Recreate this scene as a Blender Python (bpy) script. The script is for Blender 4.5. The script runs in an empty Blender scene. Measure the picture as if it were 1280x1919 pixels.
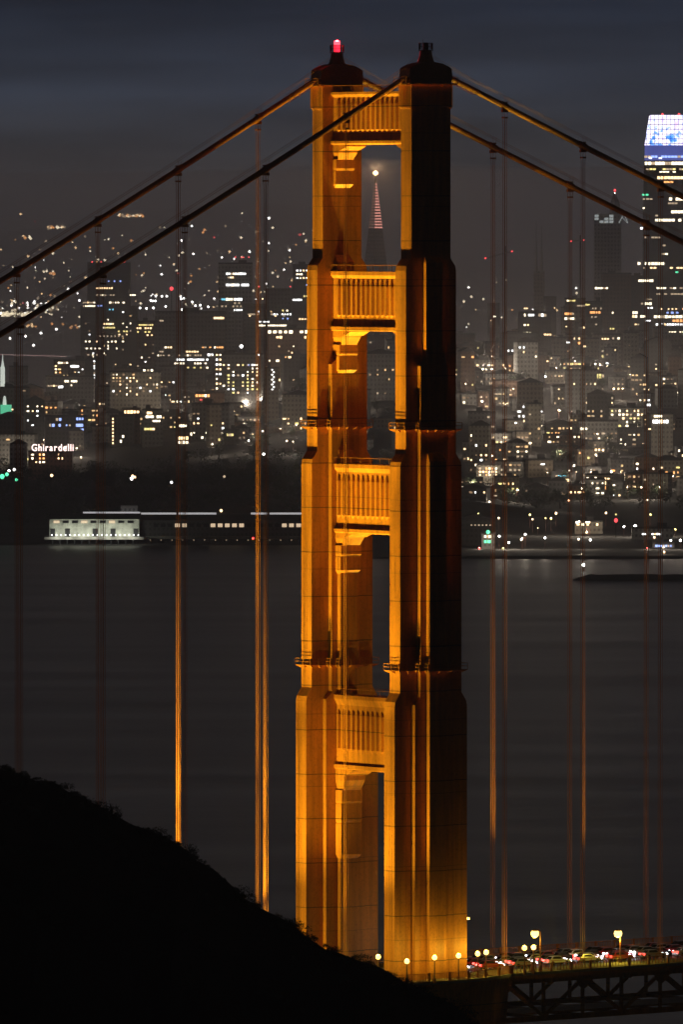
import bpy, bmesh, math, random
from mathutils import Vector
random.seed(11)
R = math.radians
sc = bpy.context.scene
col = sc.collection
# ------------------------------------------------------------------ camera
F, D, HC = 21333.0, 1860.0, 204.0
PITCH = math.atan(559.5 / F)
cam = bpy.data.cameras.new('camera'); camo = bpy.data.objects.new('camera', cam); col.objects.link(camo)
camo.location = (0, -D, HC); camo.rotation_euler = (R(90) - PITCH, 0, 0)
cam.sensor_fit = 'VERTICAL'; cam.sensor_height = 36; cam.lens = 36 * F / 1919
cam.clip_start = 5; cam.clip_end = 60000
sc.camera = camo
# ------------------------------------------------------------------ render look
sc.view_settings.view_transform = 'Standard'; sc.view_settings.look = 'None'
sc.view_settings.gamma = 1; sc.view_settings.exposure = 0
sc.cycles.max_bounces = 4; sc.cycles.diffuse_bounces = 2; sc.cycles.glossy_bounces = 2
sc.cycles.volume_bounces = 1; sc.cycles.use_light_tree = True
sc.cycles.sample_clamp_indirect = 2.0; sc.cycles.caustics_reflective = False
# ------------------------------------------------------------------ night sky
w = bpy.data.worlds.new('World'); sc.world = w; w.use_nodes = True
N, L = w.node_tree.nodes, w.node_tree.links
bg = N['Background']
tc = N.new('ShaderNodeTexCoord'); sp = N.new('ShaderNodeSeparateXYZ'); L.new(tc.outputs['Generated'], sp.inputs[0])
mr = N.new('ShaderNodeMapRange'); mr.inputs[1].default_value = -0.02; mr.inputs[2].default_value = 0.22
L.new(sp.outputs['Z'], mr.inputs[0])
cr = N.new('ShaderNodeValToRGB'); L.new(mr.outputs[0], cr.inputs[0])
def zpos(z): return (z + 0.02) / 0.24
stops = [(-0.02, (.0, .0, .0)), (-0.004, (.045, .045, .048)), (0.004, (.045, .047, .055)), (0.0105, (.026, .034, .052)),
         (0.0190, (.011, .0165, .030)), (0.030, (.20, .178, .182)), (0.10, (.20, .178, .182)), (0.17, (.02, .02, .025)), (0.22, (.0015, .0015, .002))]  # bright band above the frame is added to light the haze
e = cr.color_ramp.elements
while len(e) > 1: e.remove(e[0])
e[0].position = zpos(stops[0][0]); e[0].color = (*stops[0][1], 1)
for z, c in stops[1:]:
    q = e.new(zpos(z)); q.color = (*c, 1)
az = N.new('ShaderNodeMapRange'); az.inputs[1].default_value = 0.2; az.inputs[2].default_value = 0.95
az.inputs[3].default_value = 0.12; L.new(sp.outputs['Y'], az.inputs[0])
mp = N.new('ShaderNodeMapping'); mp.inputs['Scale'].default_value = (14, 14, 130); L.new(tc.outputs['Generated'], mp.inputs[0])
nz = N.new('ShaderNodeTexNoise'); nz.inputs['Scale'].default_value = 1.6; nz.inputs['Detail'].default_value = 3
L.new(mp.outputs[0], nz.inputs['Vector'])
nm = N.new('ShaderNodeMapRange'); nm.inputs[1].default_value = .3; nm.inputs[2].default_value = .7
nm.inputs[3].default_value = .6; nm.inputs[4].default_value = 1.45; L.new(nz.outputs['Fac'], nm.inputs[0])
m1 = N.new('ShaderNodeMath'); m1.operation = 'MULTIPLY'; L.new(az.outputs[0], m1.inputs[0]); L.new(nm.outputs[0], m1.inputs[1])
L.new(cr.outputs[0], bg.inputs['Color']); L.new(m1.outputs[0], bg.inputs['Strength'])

# ------------------------------------------------------------------ mapping helpers
SA, CA = math.sin(R(58.2)), math.cos(R(58.2))
OX = 6.48
RZ = R(90 - 58.2)                       # bridge local x axis = towards the city
CELL = 1.07
def wp(x, y, Y):
    """world point seen at photo pixel (x, y) at world depth Y"""
    a, b = (x - 640) / F, (959.5 - y) / F
    dx, dy, dz = a, math.cos(PITCH) + b * math.sin(PITCH), -math.sin(PITCH) + b * math.cos(PITCH)
    t = (Y + D) / dy
    return Vector((dx * t, Y, HC + dz * t))
def BW(u, v, z):                        # bridge coordinates -> world
    return Vector((OX + u * SA + v * CA, u * CA - v * SA, z))
def BL(u, v, z): return (u, -v, z)      # bridge coordinates -> local of a bridge root
def zy(y, d=1860.0): return HC - (y - 400) * d / F
def zdeck(u): return 79.6 + 0.022 * u

# ------------------------------------------------------------------ materials
MATS = {}
def pm(name, colr, rough=.6, metal=0, emit=None, es=0, noise=None, bump=0, cast=False):
    m = bpy.data.materials.new(name); m.use_nodes = True; MATS[name] = m
    n, l = m.node_tree.nodes, m.node_tree.links; b = n['Principled BSDF']
    b.inputs['Base Color'].default_value = (*colr, 1); b.inputs['Roughness'].default_value = rough
    b.inputs['Metallic'].default_value = metal
    if emit:
        b.inputs['Emission Color'].default_value = (*emit, 1); b.inputs['Emission Strength'].default_value = es
        if not cast: m.cycles.emission_sampling = 'NONE'
    if noise:
        t = n.new('ShaderNodeTexCoord'); x = n.new('ShaderNodeTexNoise'); x.inputs['Scale'].default_value = noise[0]
        x.inputs['Detail'].default_value = 6; l.new(t.outputs['Object'], x.inputs['Vector'])
        r = n.new('ShaderNodeMapRange'); r.inputs[1].default_value = .3; r.inputs[2].default_value = .7
        r.inputs[3].default_value = 1 - noise[1]; r.inputs[4].default_value = 1 + noise[1]; l.new(x.outputs['Fac'], r.inputs[0])
        v = n.new('ShaderNodeVectorMath'); v.operation = 'SCALE'; v.inputs[0].default_value = colr; l.new(r.outputs[0], v.inputs['Scale'])
        l.new(v.outputs[0], b.inputs['Base Color'])
        if bump:
            bp = n.new('ShaderNodeBump'); bp.inputs['Strength'].default_value = bump; bp.inputs['Distance'].default_value = .1
            l.new(x.outputs['Fac'], bp.inputs['Height']); l.new(bp.outputs[0], b.inputs['Normal'])
    return m
def steel_mat():
    m = pm('orange_painted_steel', (.52, .19, .03), .55)
    n, l = m.node_tree.nodes, m.node_tree.links; b = n['Principled BSDF']
    t = n.new('ShaderNodeTexCoord'); s = n.new('ShaderNodeSeparateXYZ'); l.new(t.outputs['Object'], s.inputs[0])
    def M(op, a, bb, c=None):
        x = n.new('ShaderNodeMath'); x.operation = op
        for i, q in enumerate((a, bb, c)):
            if q is None: continue
            if isinstance(q, (int, float)): x.inputs[i].default_value = q
            else: l.new(q, x.inputs[i])
        return x.outputs[0]
    # riveted plate joints: one horizontal joint about every 7 m (two spacings beat), plate edges each 1.07 m cell
    def line(v, per, wd, off=0.0):
        return M('LESS_THAN', M('ABSOLUTE', M('SUBTRACT', M('FRACT', M('DIVIDE', M('ADD', v, off), per), 0), .5), 0), wd / per / 2)
    h1 = line(s.outputs['Z'], 7.3, .14, 1.2); h2 = line(s.outputs['Z'], 11.9, .10, 3.1)
    v1 = line(s.outputs['Y'], 1.07, .05, .535); v2 = line(s.outputs['X'], 1.07, .05)
    hh = M('MAXIMUM', h1, M('MULTIPLY', h2, .6)); vv = M('MULTIPLY', M('MAXIMUM', v1, v2), .22)
    dark = M('SUBTRACT', 1, M('MAXIMUM', M('MULTIPLY', hh, .8), vv))
    mp = n.new('ShaderNodeMapping'); mp.inputs['Scale'].default_value = (1.3, 1.3, .09); l.new(t.outputs['Object'], mp.inputs[0])
    x = n.new('ShaderNodeTexNoise'); x.inputs['Scale'].default_value = 1; x.inputs['Detail'].default_value = 5; l.new(mp.outputs[0], x.inputs['Vector'])
    r = n.new('ShaderNodeMapRange'); r.inputs[1].default_value = .3; r.inputs[2].default_value = .7; r.inputs[3].default_value = .68; r.inputs[4].default_value = 1.16
    l.new(x.outputs['Fac'], r.inputs[0])
    # plate to plate tone differences
    vm = n.new('ShaderNodeVectorMath'); vm.operation = 'SNAP'; vm.inputs[1].default_value = (3.2, 3.2, 7.3); l.new(t.outputs['Object'], vm.inputs[0])
    wn = n.new('ShaderNodeTexWhiteNoise'); l.new(vm.outputs[0], wn.inputs['Vector'])
    r2 = M('ADD', M('MULTIPLY', wn.outputs['Value'], .14), .93)
    g = n.new('ShaderNodeTexNoise'); g.inputs['Scale'].default_value = 2.6; g.inputs['Detail'].default_value = 8; g.inputs['Roughness'].default_value = .7; l.new(t.outputs['Object'], g.inputs['Vector'])
    gr = n.new('ShaderNodeMapRange'); gr.inputs[1].default_value = .36; gr.inputs[2].default_value = .5; gr.inputs[3].default_value = .72; gr.inputs[4].default_value = 1; l.new(g.outputs['Fac'], gr.inputs[0])
    f = M('MULTIPLY', M('MULTIPLY', M('MULTIPLY', dark, r.outputs[0]), r2), gr.outputs[0])
    sv = n.new('ShaderNodeVectorMath'); sv.operation = 'SCALE'; sv.inputs[0].default_value = (.52, .19, .03); l.new(f, sv.inputs['Scale'])
    l.new(sv.outputs[0], b.inputs['Base Color'])
    bp = n.new('ShaderNodeBump'); bp.inputs['Strength'].default_value = .25; bp.inputs['Distance'].default_value = .05; l.new(x.outputs['Fac'], bp.inputs['Height'])
    l.new(bp.outputs[0], b.inputs['Normal'])
    return m
STEEL = steel_mat()
CABLE = pm('orange_cable_wrap', (.42, .15, .03), .5, noise=(3, .15))
ROPE = pm('orange_wire_rope', (.42, .15, .03), .55, noise=(2, .15))
DARK = pm('dark_paint', (.02, .02, .022), .6)
LAMPPOST = pm('dark_lamp_post_paint', (.10, .03, .015), .5)
ASPH = pm('asphalt', (.05, .05, .052), .6, noise=(.8, .25), bump=.2)
WALK = pm('sidewalk_concrete', (.26, .24, .21), .85, noise=(1.2, .15), bump=.2)
PAINTW = pm('road_paint', (.7, .7, .68), .6)
CONC = pm('pier_concrete', (.28, .26, .23), .9, noise=(.3, .2), bump=.3)
GLOBE = pm('amber_lamp_glass', (.9, .7, .4), .3, emit=(1, .62, .13), es=4.6)
GLOBEDIM = pm('dim_amber_lamp_glass', (.9, .7, .4), .3, emit=(1, .6, .16), es=5)
REDG = pm('red_beacon_glass', (.8, .1, .1), .3, emit=(1, .012, .03), es=4)
HOTR = pm('hot_beacon_glass', (.9, .5, .5), .3, emit=(1, .05, .07), es=4.5)
REDS = pm('red_light', (.8, .1, .1), .4, emit=(1, .04, .05), es=3.5)
# lit windows and far lamps
WM = {
 'warm': pm('warm_lit_window', (.5, .4, .3), .5, emit=(1, .66, .34), es=3.6),
 'pale': pm('pale_lit_window', (.5, .5, .4), .5, emit=(1, .84, .58), es=4.0),
 'white': pm('white_lit_window', (.5, .5, .5), .5, emit=(.95, .96, .95), es=4.2),
 'orange': pm('orange_lit_window', (.5, .3, .2), .5, emit=(1, .42, .13), es=2.6),
 'yellow': pm('yellow_lit_window', (.5, .5, .2), .5, emit=(1, .80, .28), es=2.0),
 'dim': pm('dim_lit_window', (.5, .4, .3), .5, emit=(1, .74, .48), es=.8),
 'faint': pm('faint_lit_window', (.5, .4, .3), .5, emit=(1, .62, .34), es=.38),
 'amber': pm('amber_lit_window', (.5, .4, .3), .5, emit=(1, .60, .26), es=1.5),
 'blue': pm('blue_lit_window', (.2, .3, .5), .5, emit=(.32, .45, 1), es=2.2),
 'cyan': pm('cyan_lit_window', (.2, .5, .5), .5, emit=(.2, .75, 1), es=2.0),
 'green': pm('green_light', (.2, .5, .3), .5, emit=(.12, 1, .5), es=1.8),
 'red': pm('red_lit', (.5, .1, .1), .5, emit=(1, .07, .08), es=2.5),
 'pink': pm('pink_light', (.5, .3, .3), .5, emit=(1, .42, .36), es=1.3),
 'lamp': pm('white_lamp_glass', (.8, .8, .8), .3, emit=(1, .97, .9), es=9),
}
def facade_mat(name, c, fl=3.3, bay=2.7, k=.45):
    m = pm(name, c, .8)
    n, l = m.node_tree.nodes, m.node_tree.links; b = n['Principled BSDF']
    t = n.new('ShaderNodeTexCoord'); s = n.new('ShaderNodeSeparateXYZ'); l.new(t.outputs['Object'], s.inputs[0])
    def M(op, a, bb):
        x = n.new('ShaderNodeMath'); x.operation = op
        for i, q in enumerate((a, bb)):
            if isinstance(q, (int, float)): x.inputs[i].default_value = q
            else: l.new(q, x.inputs[i])
        return x.outputs[0]
    fz = M('FRACT', M('DIVIDE', M('ADD', s.outputs['Z'], 200), fl), 0)
    fx = M('FRACT', M('DIVIDE', M('ADD', M('ADD', s.outputs['X'], s.outputs['Y']), 400), bay), 0)
    inz = M('MULTIPLY', M('GREATER_THAN', fz, .3), M('LESS_THAN', fz, .78)); inx = M('MULTIPLY', M('GREATER_THAN', fx, .25), M('LESS_THAN', fx, .75))
    wv = M('SUBTRACT', 1, M('MULTIPLY', M('MULTIPLY', inz, inx), 1 - k))
    x = n.new('ShaderNodeTexNoise'); x.inputs['Scale'].default_value = .25; l.new(t.outputs['Object'], x.inputs['Vector'])
    f = M('MULTIPLY', wv, M('ADD', M('MULTIPLY', x.outputs['Fac'], .5), .75))
    sv = n.new('ShaderNodeVectorMath'); sv.operation = 'SCALE'; sv.inputs[0].default_value = c; l.new(f, sv.inputs['Scale']); l.new(sv.outputs[0], b.inputs['Base Color'])
    return m
FAC = [('cream', facade_mat('cream_stucco', (.42, .38, .31))), ('grey', facade_mat('grey_stucco', (.26, .25, .24))),
       ('brown', facade_mat('brown_brick', (.20, .12, .08))), ('white', facade_mat('white_stucco', (.62, .60, .56))),
       ('dark', facade_mat('dark_stone', (.10, .095, .09))), ('tan', facade_mat('tan_stucco', (.32, .26, .19)))]
FD = dict(FAC)
GLASST = facade_mat('dark_glass_tower', (.07, .075, .08), 4, 1.8, .6)
LEAF = pm('dark_leaves', (.045, .06, .03), .9, noise=(.4, .3))
BARK = pm('bark', (.08, .06, .045), .95)
SCRUB = pm('coastal_scrub', (.03, .032, .018), .95, noise=(.4, .3))
SOIL = pm('hill_soil', (.035, .03, .02), .95, noise=(.05, .3), bump=.4)
CITYG = pm('city_ground', (.07, .065, .06), .9, noise=(.02, .3))

# ------------------------------------------------------------------ mesh helpers
class MB:
    def __init__(s): s.v = []; s.f = []; s.mi = []
    def face(s, ids, mi=0): s.f.append(ids); s.mi.append(mi)
    def box(s, x0, x1, y0, y1, z0, z1, mi=0):
        b = len(s.v)
        s.v += [(x0, y0, z0), (x1, y0, z0), (x1, y1, z0), (x0, y1, z0), (x0, y0, z1), (x1, y0, z1), (x1, y1, z1), (x0, y1, z1)]
        for q in ((0, 3, 2, 1), (4, 5, 6, 7), (0, 1, 5, 4), (1, 2, 6, 5), (2, 3, 7, 6), (3, 0, 4, 7)): s.face([b + i for i in q], mi)
    def ring(s, rings, closed=True, caps=True, mi=0):
        """loft equal-length rings of points"""
        n = len(rings[0]); b = len(s.v)
        for r in rings: s.v += [tuple(p) for p in r]
        for i in range(len(rings) - 1):
            for j in range(n if closed else n - 1):
                k = (j + 1) % n
                s.face([b + i * n + j, b + i * n + k, b + (i + 1) * n + k, b + (i + 1) * n + j], mi)
        if caps:
            s.face([b + j for j in range(n)][::-1], mi); s.face([b + (len(rings) - 1) * n + j for j in range(n)], mi)
    def tube(s, pts, r, n=6, mi=0, rr=None):
        pts = [Vector(p) for p in pts]; rings = []
        for i, p in enumerate(pts):
            t = (pts[min(i + 1, len(pts) - 1)] - pts[max(i - 1, 0)]).normalized()
            a = t.cross(Vector((0, 0, 1)))
            if a.length < .05: a = t.cross(Vector((1, 0, 0)))
            a.normalize(); b2 = a.cross(t); q = rr[i] if rr else r
            rings.append([p + (a * math.cos(2 * math.pi * k / n) + b2 * math.sin(2 * math.pi * k / n)) * q for k in range(n)])
        s.ring(rings, mi=mi)
    def bar(s, p, q, w, h, mi=0):
        """rectangular bar from p to q: w across, h upright"""
        p, q = Vector(p), Vector(q); t = (q - p).normalized()
        a = t.cross(Vector((0, 0, 1)))
        if a.length < .05: a = Vector((0, 1, 0))
        a.normalize(); b2 = a.cross(t)
        s.ring([[o + a * sx * w / 2 + b2 * sz * h / 2 for sx, sz in ((-1, -1), (1, -1), (1, 1), (-1, 1))] for o in (p, q)], mi=mi)
    def lathe(s, prof, n=12, c=(0, 0, 0), mi=0):
        s.ring([[(c[0] + r * math.cos(2 * math.pi * k / n), c[1] + r * math.sin(2 * math.pi * k / n), c[2] + z) for k in range(n)] for r, z in prof], mi=mi)
    def mesh(s, name, mats):
        me = bpy.data.meshes.new(name); me.from_pydata(s.v, [], s.f)
        for m in (mats if isinstance(mats, (list, tuple)) else [mats]): me.materials.append(m)
        me.polygons.foreach_set('material_index', s.mi)
        bm = bmesh.new(); bm.from_mesh(me); bmesh.ops.recalc_face_normals(bm, faces=bm.faces); bm.to_mesh(me); bm.free()
        return me
    def obj(s, name, mats, parent=None, loc=None):
        return link(name, s.mesh(name, mats), parent, loc)
def link(name, data, parent=None, loc=None, rz=None):
    o = bpy.data.objects.new(name, data); col.objects.link(o)
    if parent: o.parent = parent
    if loc is not None: o.location = loc
    if rz is not None: o.rotation_euler = (0, 0, rz)
    return o
def tag(o, label=None, cat=None, group=None, kind=None):
    if label: o['label'] = label
    if cat: o['category'] = cat
    if group: o['group'] = group
    if kind: o['kind'] = kind
    return o
def thing(name, label, cat, loc=(0, 0, 0), rz=0, group=None):
    o = link(name, None, None, loc, rz); o.empty_display_size = .5
    return tag(o, label, cat, group)
def dup(root, loc, rz=None, label=None):
    r = root.copy(); col.objects.link(r); r.location = loc
    if rz is not None: r.rotation_euler = (0, 0, rz)
    if label: r['label'] = label
    for ch in list(root.children):
        c = ch.copy(); col.objects.link(c); c.parent = r
        for g in ch.children:
            d = g.copy(); col.objects.link(d); d.parent = c
    return r
def lamp_light(name, kind, loc, colr, power, parent=None, size=.3):
    l = bpy.data.lights.new(name, kind); l.color = colr; l.energy = power
    if kind == 'POINT' or kind == 'SPOT': l.shadow_soft_size = size
    o = bpy.data.objects.new(name, l); col.objects.link(o); o.location = loc
    if parent: o.parent = parent
    return o
WORDS = ['zero', 'one', 'two', 'three', 'four', 'five', 'six', 'seven', 'eight', 'nine', 'ten', 'eleven', 'twelve']
ORD = ['first', 'second', 'third', 'fourth', 'fifth', 'sixth', 'seventh', 'eighth', 'ninth', 'tenth', 'eleventh', 'twelfth',
       'thirteenth', 'fourteenth', 'fifteenth', 'sixteenth', 'seventeenth', 'eighteenth', 'nineteenth', 'twentieth', 'twenty-first',
       'twenty-second', 'twenty-third', 'twenty-fourth', 'twenty-fifth', 'twenty-sixth', 'twenty-seventh', 'twenty-eighth']
SODIUM = (1, .74, .06)

# ================================================================== SETTING: water, land
def land_z(X, d):
    """ground height of the city at lateral X and distance d from the camera"""
    px = 640 + X * F / d
    k = max(0.0, min(1.0, (600 - px) / 80)) if px < 900 else 0.0
    shore = 6990 if px < 700 else 6720 + 120 * max(0, min(1, (px - 900) / 380)) * 0
    prof_r = [(shore, -1.5), (shore + 12, 1.5), (7250, 7), (7500, 15), (7700, 31), (7900, 52), (8150, 78), (8400, 90), (8600, 80), (9000, 22), (9500, 4), (11500, -1.5)]
    prof_l = [(shore, -1.5), (shore + 12, 1.5), (7080, 3), (7200, 20), (7330, 29), (7480, 27), (7620, 30), (7900, 46), (8150, 60), (8400, 66), (8600, 56), (9000, 15), (9500, 4), (11500, -1.5)]
    def ev(p):
        if d <= p[0][0]: return p[0][1]
        for (a, za), (b, zb) in zip(p, p[1:]):
            if d <= b:
                t = (d - a) / (b - a); t = t * t * (3 - 2 * t) if zb - za > 4 else t
                return za + (zb - za) * t
        return p[-1][1]
    z = ev(prof_l) * k + ev(prof_r) * (1 - k)
    if z > 10: z += 5 * math.sin(X * .013 + 1) + 3 * math.sin(X * .031 + d * .011)
    return z
m = MB(); ys = [6600, 6700, 6715, 6722, 6732, 6800, 6900, 6980, 6990, 7002, 7040] + list(range(7080, 9700, 40)) + [10200, 10900, 11500, 11600]
xs = [-1500 + 30 * i for i in range(101)]
for d in ys:
    for X in xs: m.v.append((X * (1 if d < 9000 else 1.0), d - D, land_z(X, d)))
nx = len(xs)
for i in range(len(ys) - 1):
    for j in range(nx - 1): m.face([i * nx + j, i * nx + j + 1, (i + 1) * nx + j + 1, (i + 1) * nx + j])
tag(m.obj('city_ground', CITYG), kind='structure')

wm = pm('night_water', (.006, .006, .006), .28)
wm.node_tree.nodes['Principled BSDF'].inputs['Specular Tint'].default_value = (.86, .80, .78, 1)
n, l = wm.node_tree.nodes, wm.node_tree.links; b = n['Principled BSDF']
t = n.new('ShaderNodeTexCoord'); mp = n.new('ShaderNodeMapping'); mp.inputs['Scale'].default_value = (.0022, .011, 1)
l.new(t.outputs['Object'], mp.inputs[0]); x1 = n.new('ShaderNodeTexNoise'); x1.inputs['Scale'].default_value = 1; x1.inputs['Detail'].default_value = 4
l.new(mp.outputs[0], x1.inputs['Vector'])
r1 = n.new('ShaderNodeMapRange'); r1.inputs[1].default_value = .35; r1.inputs[2].default_value = .65; r1.inputs[3].default_value = .37; r1.inputs[4].default_value = .415
l.new(x1.outputs['Fac'], r1.inputs[0]); l.new(r1.outputs[0], b.inputs['Roughness'])
x2 = n.new('ShaderNodeTexNoise'); x2.inputs['Scale'].default_value = .12; x2.inputs['Detail'].default_value = 3; l.new(t.outputs['Object'], x2.inputs['Vector'])
bp = n.new('ShaderNodeBump'); bp.inputs['Strength'].default_value = .3; bp.inputs['Distance'].default_value = 1.0; l.new(x2.outputs['Fac'], bp.inputs['Height']); l.new(bp.outputs[0], b.inputs['Normal'])
m = MB(); m.v = [(-14000, -2400, 0), (14000, -2400, 0), (14000, 24000, 0), (-14000, 24000, 0)]; m.face([0, 1, 2, 3])
tag(m.obj('bay_water', wm), kind='structure')

# far hills across the bay
m = MB(); n1 = 60
prof = [(13500, -2), (14200, 25), (15500, 90), (17000, 165), (18500, 200), (20500, 120)]
for d, z in prof:
    for j in range(n1 + 1):
        X = -2600 + 5200 * j / n1
        f = .75 + .25 * math.sin(X * .0021 + 2.2) + .12 * math.sin(X * .0063 + d)
        f *= 1.0 if X < 0 else max(.45, 1 - X / 1600)
        m.v.append((X, d - D, z * f if z > 0 else z))
for i in range(len(prof) - 1):
    for j in range(n1): m.face([i * (n1 + 1) + j, i * (n1 + 1) + j + 1, (i + 1) * (n1 + 1) + j + 1, (i + 1) * (n1 + 1) + j])
tag(m.obj('far_hills', CITYG), kind='structure')

# foreground headland
crest = [(-1500, 900), (-700, 1130), (-300, 1310), (0, 1436), (45, 1452), (100, 1468), (170, 1500), (235, 1540), (330, 1578), (420, 1650), (490, 1703), (555, 1740),
         (620, 1780), (680, 1802), (760, 1840), (810, 1864), (860, 1892), (900, 1925), (1000, 1990), (1200, 2100), (1600, 2500), (2400, 3060)]
CY = -450.0
def crest_at(X):
    px = 640 + X * F / (CY + D)
    for (a, ya), (b2, yb) in zip(crest, crest[1:]):
        if px <= b2:
            t = (px - a) / (b2 - a); return wp(0, ya + (yb - ya) * t, CY).z
    return 0
m = MB(); xs = [-140 + 2.0 * i for i in range(131)]; offs = [-420, -300, -200, -120, -60, -30, -12, -5, 0, 5, 12, 30, 70, 130, 230]
rg = random.Random(3)
for oy in offs:
    for X in xs:
        z = crest_at(X); fall = abs(oy) * (.42 if oy < 0 else .6) + (oy * oy) * .0006
        z = z - fall + rg.uniform(-.35, .35)
        m.v.append((X + oy * .02, CY + oy, max(z, -3)))
nx = len(xs)
for i in range(len(offs) - 1):
    for j in range(nx - 1): m.face([i * nx + j, i * nx + j + 1, (i + 1) * nx + j + 1, (i + 1) * nx + j])
tag(m.obj('headland_hill', SOIL), kind='structure')
# scrub along the headland: low bushes of small leaves
m = MB(); rg = random.Random(5)
def leafball(m, c, rx, ry, rz, n, s, rg):
    for _ in range(n):
        a = rg.uniform(0, 6.283); u = rg.uniform(-.5, 1); q = math.sqrt(max(0, 1 - u * u)); k = rg.uniform(.5, .95)
        p = Vector((c[0] + rx * q * math.cos(a) * k, c[1] + ry * q * math.sin(a) * k, c[2] + rz * u * k))
        d1 = Vector((rg.gauss(0, 1), rg.gauss(0, 1), rg.gauss(0, 1))).normalized() * s; d2 = Vector((rg.gauss(0, 1), rg.gauss(0, 1), rg.gauss(0, 1))).normalized() * s
        b = len(m.v); m.v += [tuple(p - d1), tuple(p + d1 * .6 + d2 * .5), tuple(p + d2)]; m.face([b, b + 1, b + 2])
for i in range(900):
    X = rg.uniform(-48, 40); oy = rg.choice([0, 0, 1, -1, -3, 3, -8, -20, -35, -60, 9]) + rg.uniform(-1.2, 1.2)
    fall = abs(oy) * (.42 if oy < 0 else .6); z = crest_at(X) - fall
    big = rg.random() < .10; r = rg.uniform(.9, 1.8) if big else rg.uniform(.25, .7)
    leafball(m, (X, CY + oy, z + r * (.15 if not big else .3)), r * rg.uniform(.8, 1.6), r, r * rg.uniform(.55, .9), int(60 + 110 * r * r), .17, rg)
tag(m.obj('coastal_scrub', SCRUB), 'low dark coastal scrub covering the black foreground hill', 'scrub', kind='stuff')

# ================================================================== BRIDGE TOWER
tower = thing('bridge_tower', 'tall orange suspension bridge tower with two stepped legs, lit by floodlights', 'bridge tower', (OX, 0, 0), RZ)
HV = 13.7
def rect(cv, hu, hv, z): return [(-hu, -cv - hv, z), (hu, -cv - hv, z), (hu, -cv + hv, z), (-hu, -cv + hv, z)]
def leg(cv):
    c = CELL; m = MB()
    # base column: half length along the bridge changes at each setback
    m.ring([rect(cv, hu * c, 1.5 * c, z) for z, hu in ((12, 6.5), (124.0, 6.5), (124.8, 6.35), (126.2, 5.5), (162.9, 5.5), (163.7, 5.35), (165.0, 4.5), (194.7, 4.5), (195.5, 4.35), (196.7, 3.5), (225.0, 3.5))])
    m.ring([rect(cv, hu * c, hv * c, z) for z, hu, hv in ((12.01, 3.5, 2.5), (124.3, 3.5, 2.5), (125.4, 2.5, 2.5), (179.3, 2.5, 2.5), (180.2, 1.5, 2.5), (196.0, 1.5, 2.5), (197.2, 1.2, 1.55))])
    m.ring([rect(cv, hu * c, hv * c, z) for z, hu, hv in ((12.02, 1.5, 3.5), (163.8, 1.5, 3.5), (165.2, 1.3, 2.55))])
    o = m.obj('leg', STEEL, tower)
    # fluted collar under the cap
    m = MB(); z0, z1 = zy(203), zy(158)
    m.box(-3.5 * c - .12, 3.5 * c + .14, -cv - 1.62 * c, -cv + 1.62 * c, z0, z1)
    for sgn in (-1, 1):
        for i in range(5):
            y = -cv + (-2 + i) * .66; x = sgn * (3.5 * c + .10)
            m.ring([[(x, y - .3, z), (x + sgn * dd, y, z), (x, y + .3, z)] for z, dd in ((z0 - .25, .02), (z0 + .15, .5), (z1 - .2, .5), (z1, .05))])
    m.obj('collar', STEEL, o)
    # saddle housing: arched cap
    m = MB(); prof = []
    half = [(4.0, 131.5), (3.75, 129), (3.3, 126.2), (2.75, 123.6), (2.1, 121.2), (1.4, 119.4), (.7, 118.3)]
    prof = [(-4.05, zy(146)), (-4.0, zy(135))] + [(-x, zy(y)) for x, y in half] + [(x, zy(y)) for x, y in half[::-1]] + [(4.0, zy(135)), (4.1, zy(146)), (3.9, zy(157.5)), (-3.9, zy(157.5))]
    m.ring([[(x, y, z) for x, z in prof] for y in (-cv - 1.62, -cv + 1.62)])
    h = m.obj('saddle_housing', CABLE, tower)
    m = MB(); m.box(-4.6, 4.6, -cv - 2.15, -cv + 2.15, zy(159.5), zy(157.6)); m.obj('ledge', STEEL, h)
    m = MB(); m.lathe([(1.55, zy(120)), (1.38, zy(117)), (1.12, zy(108)), (.98, zy(97.5)), (.85, zy(97.4))], 14, (0, -cv, 0)); m.obj('pedestal', CABLE, h)
    # small balcony rail at the north and south side of the saddle
    for sgn in (-1, 1):
        m = MB(); x0, x1 = sgn * 3.6, sgn * 4.9; yy = (-cv - 1.9, -cv + 1.9)
        m.box(min(x0, x1), max(x0, x1), yy[0], yy[1], zy(161.5), zy(159.6))
        for z in (zy(146.5), zy(152)):
            m.bar((x1, yy[0], z), (x1, yy[1], z), .07, .07)
            for y in yy: m.bar((0 if z > 0 and y == yy[0] else x0, y, z), (x1, y, z), .07, .07)
        for y in (yy[0], -cv, yy[1]): m.bar((x1, y, zy(159)), (x1, y, zy(146.5)), .09, .09)
        m.bar((x0 * .45, yy[0], zy(158)), (x0 * .45, yy[0], zy(146.5)), .09, .09)
        m.obj('balcony_railing', STEEL, h)
    return o
far_leg = leg(-HV); near_leg = leg(HV)
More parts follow.
